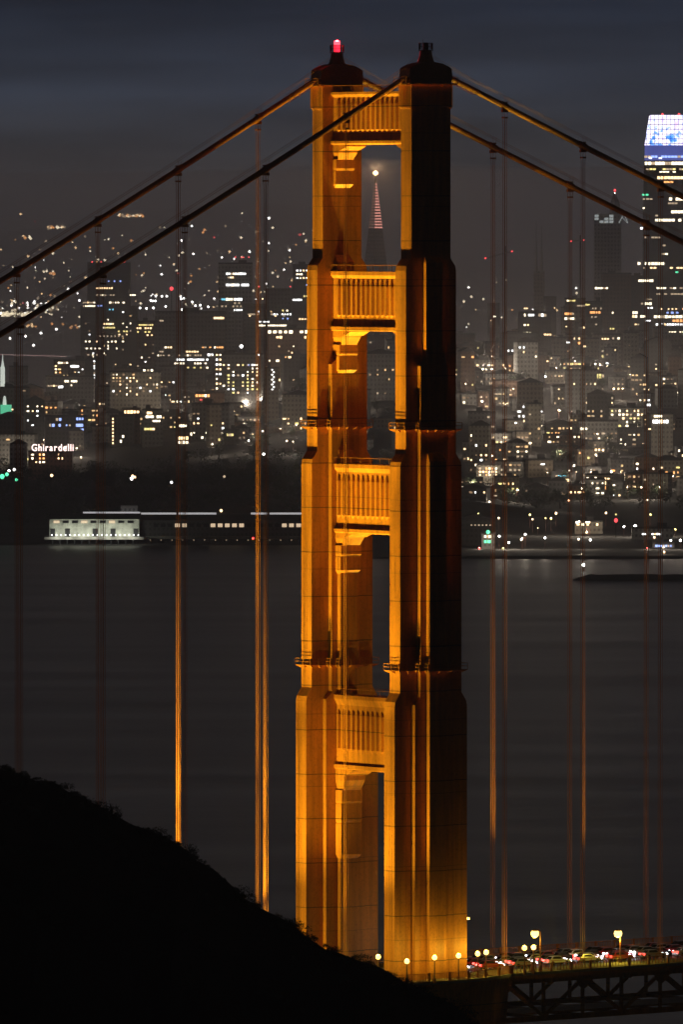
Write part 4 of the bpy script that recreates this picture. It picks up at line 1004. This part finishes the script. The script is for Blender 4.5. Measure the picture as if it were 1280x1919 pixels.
def ringwin(y, x0, x1, colr, h_, pitch=6.2, p=.9):
    x = x0
    while x < x1:
        if RW.random() < p:
            rr_ = (45 if y > 360 else 43.6) / s; lx = (x - cx) / s
            t_ = max(-1, min(1, lx / rr_)); c_ = abs(t_) ** (1 / .6); s_ = math.sqrt(max(0, 1 - c_ * c_)); ly = -rr_ * s_ ** .6
            w2 = link('window', WMESH[colr if RW.random() < .85 else 'dim'], o, (lx, ly - .25, zz(y))); w2.scale = (pitch * .86 / s, 1, h_ / s)
        x += pitch
for y, x0, x1, c_, h_, p_ in ((293.5, 1212, 1292, 'blue', 3.8, .9), (296, 1214, 1290, 'white', 2.5, .3), (306, 1213, 1292, 'pale', 5.5, .98), (317, 1215, 1290, 'yellow', 3, .8), (322, 1240, 1266, 'pale', 2, .8), (333, 1236, 1292, 'warm', 5, .95), (333, 1246, 1252, 'orange', 5, 1),
                          (341, 1248, 1264, 'orange', 3, .8), (365, 1208, 1216, 'green', 3, 1), (373, 1209, 1222, 'dim', 3, .8), (373, 1258, 1292, 'pale', 5, .8), (381, 1256, 1272, 'dim', 3, .8), (390, 1209, 1214, 'pale', 3, 1), (397, 1262, 1292, 'pale', 5, .85),
                          (404, 1232, 1246, 'dim', 3, .6), (412.5, 1232, 1276, 'pale', 4.5, .85), (428, 1205, 1214, 'white', 4, 1), (445, 1206, 1240, 'dim', 3, .8), (460, 1246, 1250, 'dim', 3, 1), (476, 1244, 1262, 'pale', 3, .5), (494, 1200, 1246, 'pale', 5, .95), (502, 1210, 1280, 'warm', 3, .7), (510, 1270, 1276, 'green', 3, 1), (540, 1216, 1290, 'pale', 3, .4), (551, 1230, 1290, 'dim', 3, .5)):
    ringwin(y, x0, x1, c_, h_, 6.2, p_)
for x in (1243.5, 1274.5):
    a = link('aviation_light', LMESH['red'], o, ((x - cx) / s, -8, zz(214))); a.scale = (2, 2, 2)
# --- other thin skyline things
d = 9300; q = wp(1140, 400, d - D)
o = thing('lattice_topped_tower', 'dim tower with a crisscross white lit lattice top left of the crowned skyscraper', 'skyscraper', (q.x, q.y, 0))
m = MB(); m.box(-11, 11, 0.3, 20, 0, wp(0, 401, d - D).z); m.obj('wall', FD['white'], o)
LAT = pm('lattice_glow', (.6, .6, .6), .6, emit=(.9, 1, 1), es=.42); zt_, zb_ = wp(0, 401, d - D).z, wp(0, 418, d - D).z
for i in range(4):
    for j in range(3):
        xa, xb = -10.8 + i * 4, -10.8 + i * 4 + 3.2; za = zb_ + j * 2.4 + .1
        if (i, j) in ((1, 2), (2, 2), (1, 1), (0, 0)): continue
        c = MB(); c.box(xa, xb, -.05, .2, za, za + 1.9); c.obj('lattice_panel', LAT, o)
m = MB(); m.bar((9, 0, zb_), (13, 0, zt_), .5, .5); m.bar((13, 0, zt_), (16.5, 0, zb_), .5, .5); m.bar((9, .6, zt_), (16, .6, zb_), .4, .4); m.obj('truss_frame', LAT, o)
d = 9600; q = wp(1153, 358, d - D)
o = thing('spire', 'thin spire with a red and white light at its tip', 'spire', (q.x, q.y, 0))
m = MB(); m.tube([(0, 0, 0), (0, 0, q.z - 12), (0, 0, q.z)], .8, 6, rr=[8, 5, .5]); m.obj('mast', FD['grey'], o)
a = link('tip_light', LMESH['red'], o, (0, -.5, q.z + .6)); a.scale = (2.2, 2.2, 2.2); a = link('tip_light', LMESH['lamp'], o, (0, -.6, q.z - 2.2)); a.scale = (1.2, 1.2, 2.4)
q = wp(1010, 415, d - D)
o = thing('twin_antenna_tower', 'faint twin antenna masts on a dark tower in the haze', 'skyscraper', (q.x, q.y, 0))
GHO = pm('pale_mast_paint', (.6, .6, .6), .6)
z1 = wp(0, 460, d - D).z; m = MB(); m.box(-4, 5, 1, 16, 0, z1 - 22); m.obj('wall', FD['cream'], o)
for x, zt_ in ((-2, q.z), (2.6, wp(0, 424, d - D).z)):
    m = MB(); m.tube([(x, 1.5, z1 - 23), (x, 1.5, z1 + 1), (x, 1.5, zt_)], .6, 6, rr=[1.8, .7, .3]); m.obj('mast', GHO, o)
for lab, (xa, ya, xb, yb) in (('crane jib with red end lights just right of the tower', (910, 484, 960, 471)), ('short crane jib with two red lights near the third suspender pair', (1071, 452, 1094, 450))):
    d = 8900; A, B2 = wp(xa, ya, d - D), wp(xb, yb, d - D)
    o = thing('tower_crane', lab, 'crane', ((A.x + B2.x) / 2, d - D, 0)); hx = (B2.x - A.x) / 2
    m = MB(); m.bar((-hx, 0, A.z), (hx, 0, B2.z), .8, 1.0); m.obj('jib', GHO, o)
    m = MB(); m.bar((hx * .5, .9, 60), (hx * .5, .9, B2.z + 4), 1, 1); m.obj('mast', DARK, o)
    for x, z in ((-hx, A.z), (hx, B2.z)): a = link('aviation_light', LMESH['red'], o, (x, -.7, z)); a.scale = (1.3, 1.3, 1.3)
# red beacon mast left
d = 8700; q = wp(321, 541, d - D); o = thing('beacon_mast', 'large red aviation light on a mast above the wide dark block', 'beacon', (q.x, q.y, q.z - 30))
m = MB(); m.tube([(0, 0, -30), (0, 0, 29.2)], .3, 6); m.obj('mast', DARK, o); a = link('aviation_light', LMESH['red'], o, (0, -.4, 30)); a.scale = (3, 3, 3)
# steeple and green lit tower at the left edge
d = 8250; q = wp(4, 664, d - D); o = thing('steeple', 'white floodlit steeple at the left edge', 'steeple', (q.x, q.y, 0))
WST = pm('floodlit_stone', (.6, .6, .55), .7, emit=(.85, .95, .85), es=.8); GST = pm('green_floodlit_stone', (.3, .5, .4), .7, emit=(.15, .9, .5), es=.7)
z0 = wp(0, 688, d - D).z; m = MB(); m.box(-1.6, 1.6, -1.6, 1.6, 40, z0 - .01); m.lathe([(1.2, z0), (.8, z0 + 2.5), (.45, z0 + 5), (.1, q.z)], 8); m.obj('spire', WST, o)
d = 7950; q = wp(9, 742, d - D); o = thing('green_lit_tower', 'building glowing green at the left edge with a bright white gable', 'building', (q.x, q.y, 0))
z0 = wp(0, 775, d - D).z; m = MB(); m.box(-3.4, 4.2, 0, 8, z0 - 1, z0 + 6); m.obj('wall', GST, o); m = MB(); m.lathe([(1.3, z0 + 6.01), (1.2, z0 + 9), (.8, z0 + 11.5), (.3, q.z)], 8, (-.6, 4, 0)); m.obj('turret', WST, o)
m = MB(); m.box(-9, 9, 3, 18, 18, z0 - .5); m.obj('wing', FD['cream'], o)
# --- letter sign over the brick factory
d = 7560; qa, qb = wp(58, 846, d - D), wp(126, 829, d - D)
o = thing('rooftop_letter_sign', 'pink-white lit rooftop letter sign above a brick factory, its end hidden by trees', 'sign', (qa.x, qa.y, qa.z))
SG = pm('sign_letter_bulbs', (.8, .6, .55), .5, emit=(1, .72, .66), es=3.0)
x = 0; full = 'Ghirardelli'
for ch in full:
    cu = bpy.data.curves.new('letter', 'FONT'); cu.body = ch; cu.size = 7.0; cu.extrude = .1; cu.offset = .10
    tmp = bpy.data.objects.new('letter', cu); col.objects.link(tmp)
    me = bpy.data.meshes.new_from_object(tmp.evaluated_get(bpy.context.evaluated_depsgraph_get())); bpy.data.objects.remove(tmp)
    wdt = max(v.co.x for v in me.vertices) if len(me.vertices) else 2
    me.materials.clear(); me.materials.append(SG)
    lo = link('letter', me, o, (x, 0, .4)); lo.rotation_euler = (R(90), 0, 0); lo.scale = (.78, .92, 1); x += wdt * .78 + .62
    # slab serif foot like the photographed letters
m = MB(); m.bar((-1, .5, .1), (x, .5, .1), .2, .3)
for i in range(7): m.bar((i * x / 6, .6, -3), (i * x / 6, .6, 6), .15, .15)
m.obj('frame', DARK, o)
px_building('factory', 'brick factory below the rooftop letter sign with small warm windows', 'factory', 52, 134, 847, 7575, FD['brown'], grid(60, 125, 852, 866, 7, 7, .45, ('warm', 'orange', 'pale'), 4, 4), dep=20)
px_building('gabled_hall', 'pale gabled hall left of the letter sign', 'hall', 17, 49, 832, 7600, FD['white'], [], dep=20, roof='gable')

# --- piers on the left shore
def pier(x0, x1, d, yr, label, mat, nwin, lit, em=None):
    A, B2 = wp(x0, 1003, d - D), wp(x1, 1003, d - D); w_ = B2.x - A.x
    o = thing('pier_shed', label, 'pier shed', ((A.x + B2.x) / 2, d - D, 0)); h = wp(0, yr, d - D).z; zb = 5.2
    m = MB(); m.box(-w_ / 2, w_ / 2, 0, 28, zb + .01, h); m.obj('wall', mat, o)
    m = MB(); m.ring([[(-w_ / 2 - .6, -.8, h + .01), (-w_ / 2 - .6, 28.8, h + .01), (-w_ / 2 - .6, 14, h + 3.2)], [(w_ / 2 + .6, -.8, h + .01), (w_ / 2 + .6, 28.8, h + .01), (w_ / 2 + .6, 14, h + 3.2)]]); m.obj('roof', DARKROOF, o)
    m = MB(); m.box(-w_ / 2 - 3, w_ / 2 + 3, -6, 34, 3.6, 5.2); m.obj('pier_deck', CONC, o)
    for i in range(int(w_ / 4.5)):
        m = MB(); x = -w_ / 2 + 2 + i * 4.5; m.tube([(x, -5, -3), (x, -5, 3.6)], .3, 6); m.obj('piling', DARK, o)
    return o, w_, h
PIERW = pm('white_pier_wall', (.66, .66, .56), .8, noise=(.22, .35))
o, w_, h = pier(92, 260, 7000, 973, 'long white floodlit pier shed on the left shore with a row of small lights', PIERW, 5, True)
for i in range(9):
    m = MB(); x = -w_ / 2 + 2.5 + i * 5.7; m.box(x, x + 3.6, -.2, -.02, h - 2.4, h - .9); m.obj('window', GL if i % 3 else WM['dim'], o)
for fx in (-.93, -.60, .02, .42, .93):
    m = MB(); x = fx * w_ / 2; m.box(x - 1.5, x + 1.5, -.25, -.03, 5.3, 10.2); m.obj('door', DARK, o)
for i in range(20):
    a = link('small_lamp', LMESH['white'], o, (-w_ / 2 + 1.5 + i * 2.8, -1.6, 6.3)); a.scale = (.8, .8, .8)
for i in range(7):
    a = lamp_light('shed_floodlight', 'SPOT', (-w_ / 2 + 4 + i * 8, -9.5, 6), (.95, 1, .85), 1500, o, .2); a.rotation_euler = (R(100), 0, 0); a.data.spot_size = R(150)
o, w_, h = pier(263, 572, 7010, 975, 'long dark pier shed right of the white one with a few dim windows', FD['dark'], 9, False)
for i in range(22):
    x = -w_ / 2 + 8 + i * 4.4; m = MB(); m.box(x, x + 2.9, -.2, -.02, h - 4.2, h - 2); m.obj('window', WM['dim'] if (i in (3, 4, 8, 9, 10, 11, 12, 18, 19, 20, 21)) else GL, o)
for i in range(14):
    a = link('small_lamp', LMESH['dim'], o, (-w_ / 2 + 6 + i * 6.7, -5.7, 3)); a.scale = (.5, .5, .5)
o = thing('long_roofed_shed', 'long shed with a bright white fascia line behind the piers', 'pier shed', (wp(360, 965, 7080 - D).x, 7080 - D, 0))
z = wp(0, 961, 7080 - D).z; WH = pm('lit_fascia', (.7, .7, .7), .6, emit=(.9, .88, .9), es=.5)
X0 = o.location.x
m = MB(); m.box(wp(155, 965, 7080 - D).x - X0, wp(580, 965, 7080 - D).x - X0, 0, 30, 3, z - 1); m.obj('wall', FD['dark'], o)
for a_, b_ in ((155, 262), (264, 330), (333, 405), (470, 500), (505, 575)):
    m = MB(); m.box(wp(a_, 965, 7080 - D).x - X0, wp(b_, 965, 7080 - D).x - X0, -.5, -.02, z - 1.2, z + .15 + (b_ < 270) * .5); m.obj('fascia', WH, o)
m = MB(); m.box(wp(225, 950, 7080 - D).x - X0, wp(257, 950, 7080 - D).x - X0, 5, 12, z, wp(0, 948, 7080 - D).z); m.obj('penthouse', FD['white'], o)
# --- right shore: breakwater, low sheds
d = 6330; m = MB(); pts = []
xa, xb = wp(1075, 1088, d - D).x, 420; rings = []
for i in range(40):
    X = xa + (xb - xa) * (i / 39) ** 1.5; hh_ = 3.2 * min(1, i / 4 + .05) + RW.uniform(-.3, .3); rings.append([(X, d - D - 9, -2), (X, d - D - 3, hh_), (X, d - D + 3, hh_), (X, d - D + 9, -2)])
m.ring(rings); tag(m.obj('breakwater', SOIL), 'dark low stone breakwater in the water at the right edge', 'breakwater')
px_building('waterfront_shed', 'long low waterfront shed with dim reddish windows right of the tower', 'shed', 850, 930, 974, 6900, FD['dark'], [rr(984, 862, 925, 'red', 7, 4, 2, .0)] + [rr(984, 884, 922, 'dim', 7, 3, 2.4, .8), rr(990, 862, 864, 'warm', 4, 5, 7), rr(1015, 862, 864, 'orange', 4, 5, 5)], dep=30, roof='gable')
px_building('pavilion', 'small pavilion with green and pale lights on the right shore', 'pavilion', 903, 927, 1000, 6850, FD['grey'], [rr(1005.5, 910, 920, 'pale', 8, 6, 5, 1), rr(1015, 910, 920, 'green', 7, 6, 6, 1)], dep=10)
px_building('station_building', 'low building washed in yellow light behind the right shore road', 'building', 1078, 1130, 977, 7060, FD['cream'], [rr(983, 1084, 1128, 'warm', 9, 6, 4, .6)], dep=12)
px_building('waterfront_shed', 'low white-roofed shed above the lamps, right shore', 'shed', 1185, 1262, 990, 6980, FD['white'], [rr(1001, 1206, 1238, 'white', 4.5, 3.6, 2.6, .9)], dep=14)
px_building('clubhouse', 'low clubhouse with a blue lit strip near the right edge', 'clubhouse', 1224, 1265, 1018, 6860, FD['grey'], [rr(1023, 1231, 1258, 'blue', 4.5, 4.4, 4, 1)], dep=12)
# --- street lamps of the city and shore
PL = MB(); PL.lathe([(.14, 0), (.08, 7.6)], 6); PLM = PL.mesh('post', LAMPPOST)
def city_lamp(x, y, d, colr='lamp', s_=1.1, light=0, label=None, grp_='city street lamps'):
    q = wp(x, y, d - D); o = thing('street_lamp', label, 'street lamp', (q.x, q.y, q.z - 8), 0, grp_)
    link('post', PLM, o); g = link('lamp_glass', LMESH[colr], o, (0, 0, 8)); g.scale = (s_, s_, s_)
    if light: lamp_light('lamp_light', 'POINT', (0, -1, 9.2), (1, .84, .66), light, o, .2)
shore = [(936, 1005), (954, 1017), (985, 1001.5), (1022, 1008), (1100, 998), (1107, 1012), (1089, 1042), (1118, 1043), (1167, 1045.5), (1082, 979), (1086, 978), (1100, 979), (1105, 979), (1170, 987), (1191, 986, 1.9), (1213, 996), (1252, 991.5), (1258, 1013), (1276, 1013), (1241, 1046), (1262, 1045, 2.0), (1270, 1047)]
for i, t_ in enumerate(sorted(shore)):
    d = 6760 if t_[1] > 1035 else 6840 if t_[1] > 998 else 7020
    city_lamp(t_[0], t_[1], d, 'lamp' if t_[0] not in (1100, 1105, 1086) else 'warm', (t_[2] if len(t_) > 2 else 1.25), 2500, 'white lamp on the right shore, %s from the tower' % ORD[i], 'white lamps along the right shore')
WARML = sorted([RW.uniform(868, 1278) for _ in range(26)])
for i, x in enumerate(WARML):
    y = RW.choice([938, 963, 972, 990, 1010, 1026, 1036]) + RW.uniform(-3, 3)
    city_lamp(x, y, 6760 if y > 1033 else 6840 if y > 998 else 7030 if y > 955 else 7380, RW.choice(['warm', 'orange', 'pale', 'amber', 'yellow', 'red', 'dim']), RW.uniform(.7, 1.5), 900, 'small warm lamp low on the right shore, %s from the tower' % ORD[i], 'small warm lamps of the right shore')
q = wp(915, 997, 6850 - D)
o = thing('harbour_light', 'green harbour light on the right shore pavilion', 'harbour light', (q.x, q.y, q.z - 4)); link('post', PLM, o).scale = (1, 1, .5); a = link('lamp_glass', LMESH['green'], o, (0, -.5, 4)); a.scale = (2.3, 2.3, 2.3)
q = wp(1094, 1060, 6480 - D); o = thing('navigation_light', 'single white navigation light standing in the water, right', 'navigation light', (q.x, q.y, 0))
m = MB(); m.tube([(0, 0, -2), (0, 0, q.z)], .25, 6); m.obj('post', DARK, o); a = link('lamp_glass', LMESH['lamp'], o, (0, 0, q.z + .4)); a.scale = (1.7, 1.7, 1.7)
q = wp(1155, 975, 7000 - D); o = thing('signal_mast', 'red and yellow signal light on a mast behind the right shore', 'signal mast', (q.x, q.y, 0)); m = MB(); m.tube([(0, 0, 0), (0, 0, q.z + 4)], .3, 6); m.obj('mast', DARK, o)
a = link('signal_light', LMESH['red'], o, (0, -.5, q.z)); a.scale = (2.2, 1, 2.6); a = link('signal_light', LMESH['yellow'], o, (0, -.5, q.z + 3.6)); a.scale = (1, 1, 1)
zones = defaultdict(list); fill_spots = []
for _ in range(210):  # randomly scattered lamps, added as overpowered fill light for the facades
    x = RW.choice([RW.uniform(5, 570), RW.uniform(870, 1275), RW.uniform(610, 760)] if _ % 4 == 0 else [RW.uniform(5, 570), RW.uniform(870, 1275)]); d = RW.choice([7350, 7430, 7510, 7590, 7670, 7750, 7830, 7910, 7990, 8070, 8150, 8230, 8310]); X = (x - 640) * d / F
    z = land_z(X, d) + 8.2; y = 400 + (HC - z) * F / d
    if wooded(x, y) or wooded(x, y - 12): continue
    fill_spots.append((x, y, d))
for i, (x, y, d) in enumerate(fill_spots): zones[(zone(x), 'upper' if d > 7950 else 'lower')].append((x, y, d, i))
for (zn, bd), sl in zones.items():
    sl.sort()
    for j, (x, y, d, i) in enumerate(sl):
        city_lamp(x, y, d, RW.choice(['lamp', 'dim', 'warm', 'pale', 'warm', 'dim']), RW.uniform(.6, 1.15), 4200, 'street lamp added to brighten the %s slope, %s from the left, %s' % (bd, ORD[j], zn))
left_l = [(0, 587), (286, 564), (291, 564), (303, 555), (312, 555), (338, 556), (339, 560), (345, 559), (360, 566), (366, 573), (375, 572), (390, 575), (362, 580), (365, 587), (350, 580), (341, 580), (310, 574), (287, 577), (148, 563), (262, 577), (282, 563), (274, 578)]
for i, (x, y) in enumerate(sorted(left_l)): city_lamp(x, y, 9600, 'lamp', 1.7, 0, 'bright round white lamp in the haze, %s from the left of its string' % ORD[i], 'string of round lamps in the haze')
LONE = ((3, 893, 'green', 3), (12, 889, 'green', 2.2), (16, 882, 'lamp', 1.4), (26, 880, 'lamp', 1.5), (30, 899, 'green', 1.8), (96, 891, 'warm', 1.8), (246, 897, 'lamp', 1.8), (248, 892, 'warm', 1.6), (252, 894, 'warm', 1.5), (321, 904, 'white', 1.6), (420, 893, 'dim', 1.6), (494, 851, 'lamp', 1.5), (414, 957, 'warm', 1.8), (452, 649, 'lamp', 2.4))
ORDL = sorted(a[0] for a in LONE)
for x, y, c_, s_ in LONE:
    city_lamp(x, y, 7150 if y > 700 else 8300, c_, s_, 0, 'lone %s lamp among dark woods and roofs, %s of fourteen from the left' % ({'lamp': 'white', 'dim': 'faint'}.get(c_, c_), ORD[ORDL.index(x)]))

# --- far suspension bridge on the left
d = 12000; q = wp(60, 665, d - D); s = F / d
o = thing('far_bridge', 'distant suspension bridge in the haze with a pink lit deck, upper left', 'bridge', (q.x, q.y, 0))
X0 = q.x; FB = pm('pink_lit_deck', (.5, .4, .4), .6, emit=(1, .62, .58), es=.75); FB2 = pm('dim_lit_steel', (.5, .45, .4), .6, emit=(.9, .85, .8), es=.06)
def P(x, y): w3 = wp(x, y, d - D); return (w3.x - X0, 0, w3.z)
m = MB(); m.bar(P(-40, 663), P(124, 668), 1, .9); m.obj('deck', FB, o)
m = MB(); m.bar(P(-40, 677), P(100, 679), 1, .5); m.obj('lower_deck', FB2, o)
m = MB(); m.tube([P(x, 655 - (x + 20) * .16 - max(0, x) ** 2 * .0009) for x in range(-40, 175, 12)], .3, 5); m.obj('cable', FB2, o)
for i in range(14):
    x = 14 + i * 10.4; m = MB(); y = 655 - (x + 20) * .16 - x * x * .0009; m.bar(P(x, y), P(x, 664), .35, .35); m.obj('hanger', FB2, o)
for x, y in ((18, 634), (47, 630), (76, 624), (105, 617), (62, 647)):
    p_ = P(x, y); a = link('cable_lamp', LMESH['lamp'], o, (p_[0], -1, p_[2])); a.scale = (2.6, 2.6, 2.6)
# --- far lights in the haze: nobody could count them
mats = [WM[k] for k in ('pale', 'lamp', 'orange', 'dim', 'warm', 'red')]; m = MB(); rg = random.Random(77)
def dot(x, y, d, r, mi):
    q = wp(x, y, d - D); k = len(m.v); m.v += [(q.x - r, q.y, q.z), (q.x + r, q.y, q.z), (q.x, q.y - r, q.z), (q.x, q.y + r, q.z), (q.x, q.y, q.z - r), (q.x, q.y, q.z + r)]
    for f in ((0, 2, 5), (2, 1, 5), (1, 3, 5), (3, 0, 5), (2, 0, 4), (1, 2, 4), (3, 1, 4), (0, 3, 4)): m.face([k + i for i in f], mi)
for _ in range(330):
    x = rg.uniform(0, 600) if rg.random() < .8 else rg.uniform(860, 1200); y = rg.triangular(395, 610, 560) if x < 600 else rg.triangular(500, 640, 600)
    dot(x, y, 13400, rg.uniform(.8, 2.0), rg.choices([0, 1, 2, 3, 4, 5], [4, 2, 1.5, 4, 3, .5])[0])
for _ in range(46): dot(rg.uniform(0, 62), rg.gauss(589, 2.4), 13300, rg.uniform(1.0, 2.2), 0)
for _ in range(50): dot(rg.uniform(0, 110), rg.gauss(576, 7), 13300, rg.uniform(1.2, 2.2), rg.choice([0, 1, 3]))
for xa, xb, y, n_ in ((222, 268, 404, 26), (88, 128, 426, 14), (40, 60, 445, 7), (130, 170, 612, 16), (40, 70, 612, 7), (90, 104, 513, 5)):
    for _ in range(n_): dot(rg.uniform(xa, xb), rg.gauss(y, 1.3), 13400, rg.uniform(1.2, 2.4), rg.choice([0, 2, 4, 3]))
tag(m.obj('far_city_lights', mats), 'countless tiny lights of the far shore fading in the haze', 'city lights', kind='stuff')

# --- woods and trees
m = MB(); rg = random.Random(31)
def crown(m, c, r, h, n, s, rg):
    lobes = [(rg.uniform(-.5, .5) * r, rg.uniform(-.5, .5) * r, rg.uniform(.1, .8) * h, rg.uniform(.4, .7) * r) for _ in range(6)]
    for _ in range(n):
        lx, ly, lz, lr = rg.choice(lobes); v = Vector((rg.gauss(0, 1), rg.gauss(0, 1), rg.gauss(0, 1))).normalized() * lr * rg.uniform(.6, 1.05)
        p = Vector((c[0] + lx + v.x, c[1] + ly + v.y, c[2] + lz + v.z * .8)); d1 = Vector((rg.gauss(0, 1), rg.gauss(0, 1), rg.gauss(0, 1))).normalized() * s
        d2 = Vector((rg.gauss(0, 1), rg.gauss(0, 1), rg.gauss(0, 1))).normalized() * s; k = len(m.v); m.v += [tuple(p - d1), tuple(p + d1 * .5 + d2 * .6), tuple(p + d2)]; m.face([k, k + 1, k + 2])
cnt = 0
for _ in range(2600):
    d = rg.uniform(7135, 7720); x = rg.uniform(-15, 600) if rg.random() < .62 else rg.uniform(700, 1295); X = (x - 640) * d / F; gz = land_z(X, d); y = 400 + (HC - gz) * F / d
    if 588 < x < 604 or 770 < x < 842: continue
    if not wooded(x, y + 6): continue
    if x < 165 and y < 880: continue
    crown(m, (X, d - D, gz), rg.uniform(4, 8), rg.uniform(6, 13), 70, 1.3, rg); cnt += 1
    if cnt > 520: break
tag(m.obj('wooded_bluff', LEAF), 'dark mass of trees covering the bluff above the piers and park', 'woods', kind='stuff')
tm = []
for i in range(3):
    m = MB(); crown(m, (0, 0, 3), 5.0, 8, 420, .9, random.Random(i + 5)); mt = MB(); mt.tube([(0, 0, -3), (0, 0, 3), (.3, .2, 7)], .4, 6, rr=[.55, .4, .2])
    tm.append((m.mesh('crown', LEAF), mt.mesh('trunk', BARK)))
rg = random.Random(41)
tz = defaultdict(list)
for i in range(90):
    x = rg.choice([rg.uniform(0, 580), rg.uniform(865, 1280), rg.uniform(610, 745)]); d = rg.choice([7430, 7510, 7590, 7670, 7750, 7830, 7910, 7990, 8070, 8150, 8300]) + rg.uniform(-18, 5); X = (x - 640) * d / F
    o = thing('tree', 'dark tree standing among the hillside houses', 'tree', (X, d - D, land_z(X, d)), rg.uniform(0, 6), 'dark trees among the hillside houses')
    c, t_ = tm[i % 3]; link('crown', c, o); link('trunk', t_, o); k = rg.uniform(.7, 1.4); o.scale = (k * 1.15, k, k); tz[(zone(x), 'lower' if d < 7650 else 'middle' if d < 7950 else 'upper')].append((x, i, o))
for (zn, bd), tl in tz.items():
    for j, (x, i, o) in enumerate(sorted(tl, key=lambda a: a[:2])): o['label'] = 'dark tree, %s slope, %s from left, %s' % (bd, ORD[j], zn)
for i, (x, y, k) in enumerate(((92, 850, .62), (101, 848, .55), (112, 850, .6))):
    q = wp(x, y, 7530 - D); o = thing('tree', 'dark tree before the letter sign, %s of three' % ORD[i], 'tree', (q.x, q.y, q.z - 3.2), i, 'trees before the letter sign'); c, t_ = tm[i]; link('crown', c, o); link('trunk', t_, o); o.scale = (k, k, k * .75)

# ================================================================== HAZE
hz = bpy.data.materials.new('haze_air'); hz.use_nodes = True; n, l = hz.node_tree.nodes, hz.node_tree.links
n.remove(n['Principled BSDF']); pv = n.new('ShaderNodeVolumePrincipled'); pv.inputs['Color'].default_value = (.92, .91, .94, 1)
pv.inputs['Density'].default_value = 3.2e-5; pv.inputs['Anisotropy'].default_value = .82
l.new(pv.outputs[0], n['Material Output'].inputs['Volume'])
m = MB(); m.box(-14500, 14500, -2600, 25000, -14, 345)
tag(m.obj('haze', hz), 'pale night haze over the bay and the city', 'haze', kind='stuff')

# low fog bank lying over the city and the far bay
fg = bpy.data.materials.new('fog_air'); fg.use_nodes = True; n, l = fg.node_tree.nodes, fg.node_tree.links
n.remove(n['Principled BSDF']); pv = n.new('ShaderNodeVolumePrincipled'); pv.inputs['Color'].default_value = (.93, .90, .92, 1)
pv.inputs['Density'].default_value = 2.5e-4; pv.inputs['Anisotropy'].default_value = .82
l.new(pv.outputs[0], n['Material Output'].inputs['Volume'])
m = MB(); fx = [-5200 + 400 * i for i in range(27)]; fy = [7550, 7900, 8500, 9300, 10200, 11400, 13000, 15000, 17500, 20000]
for d in fy:
    for X in fx:
        ztop = (90 if d < 7600 else 170 if d < 8000 else 225 if d < 9000 else 262) + 22 * math.sin(X * .0011 + d * .0004) + 14 * math.sin(X * .0031 + d * .0009 + 1)
        m.v.append((X, d - D, ztop))
nb_ = len(m.v)
for d in fy:
    for X in fx: m.v.append((X, d - D, -8))
nx = len(fx); ny = len(fy)
for i in range(ny - 1):
    for j in range(nx - 1):
        a = i * nx + j; m.face([a, a + 1, a + nx + 1, a + nx]); m.face([nb_ + a, nb_ + a + nx, nb_ + a + nx + 1, nb_ + a + 1])
for j in range(nx - 1):
    m.face([j, nb_ + j, nb_ + j + 1, j + 1]); k = (ny - 1) * nx + j; m.face([k, k + 1, nb_ + k + 1, nb_ + k])
for i in range(ny - 1):
    k = i * nx; m.face([k, k + nx, nb_ + k + nx, nb_ + k]); k = i * nx + nx - 1; m.face([k, nb_ + k, nb_ + k + nx, k + nx])
tag(m.obj('fog_bank', fg), 'low bank of glowing fog settled over the downtown and the far bay', 'fog', kind='stuff')
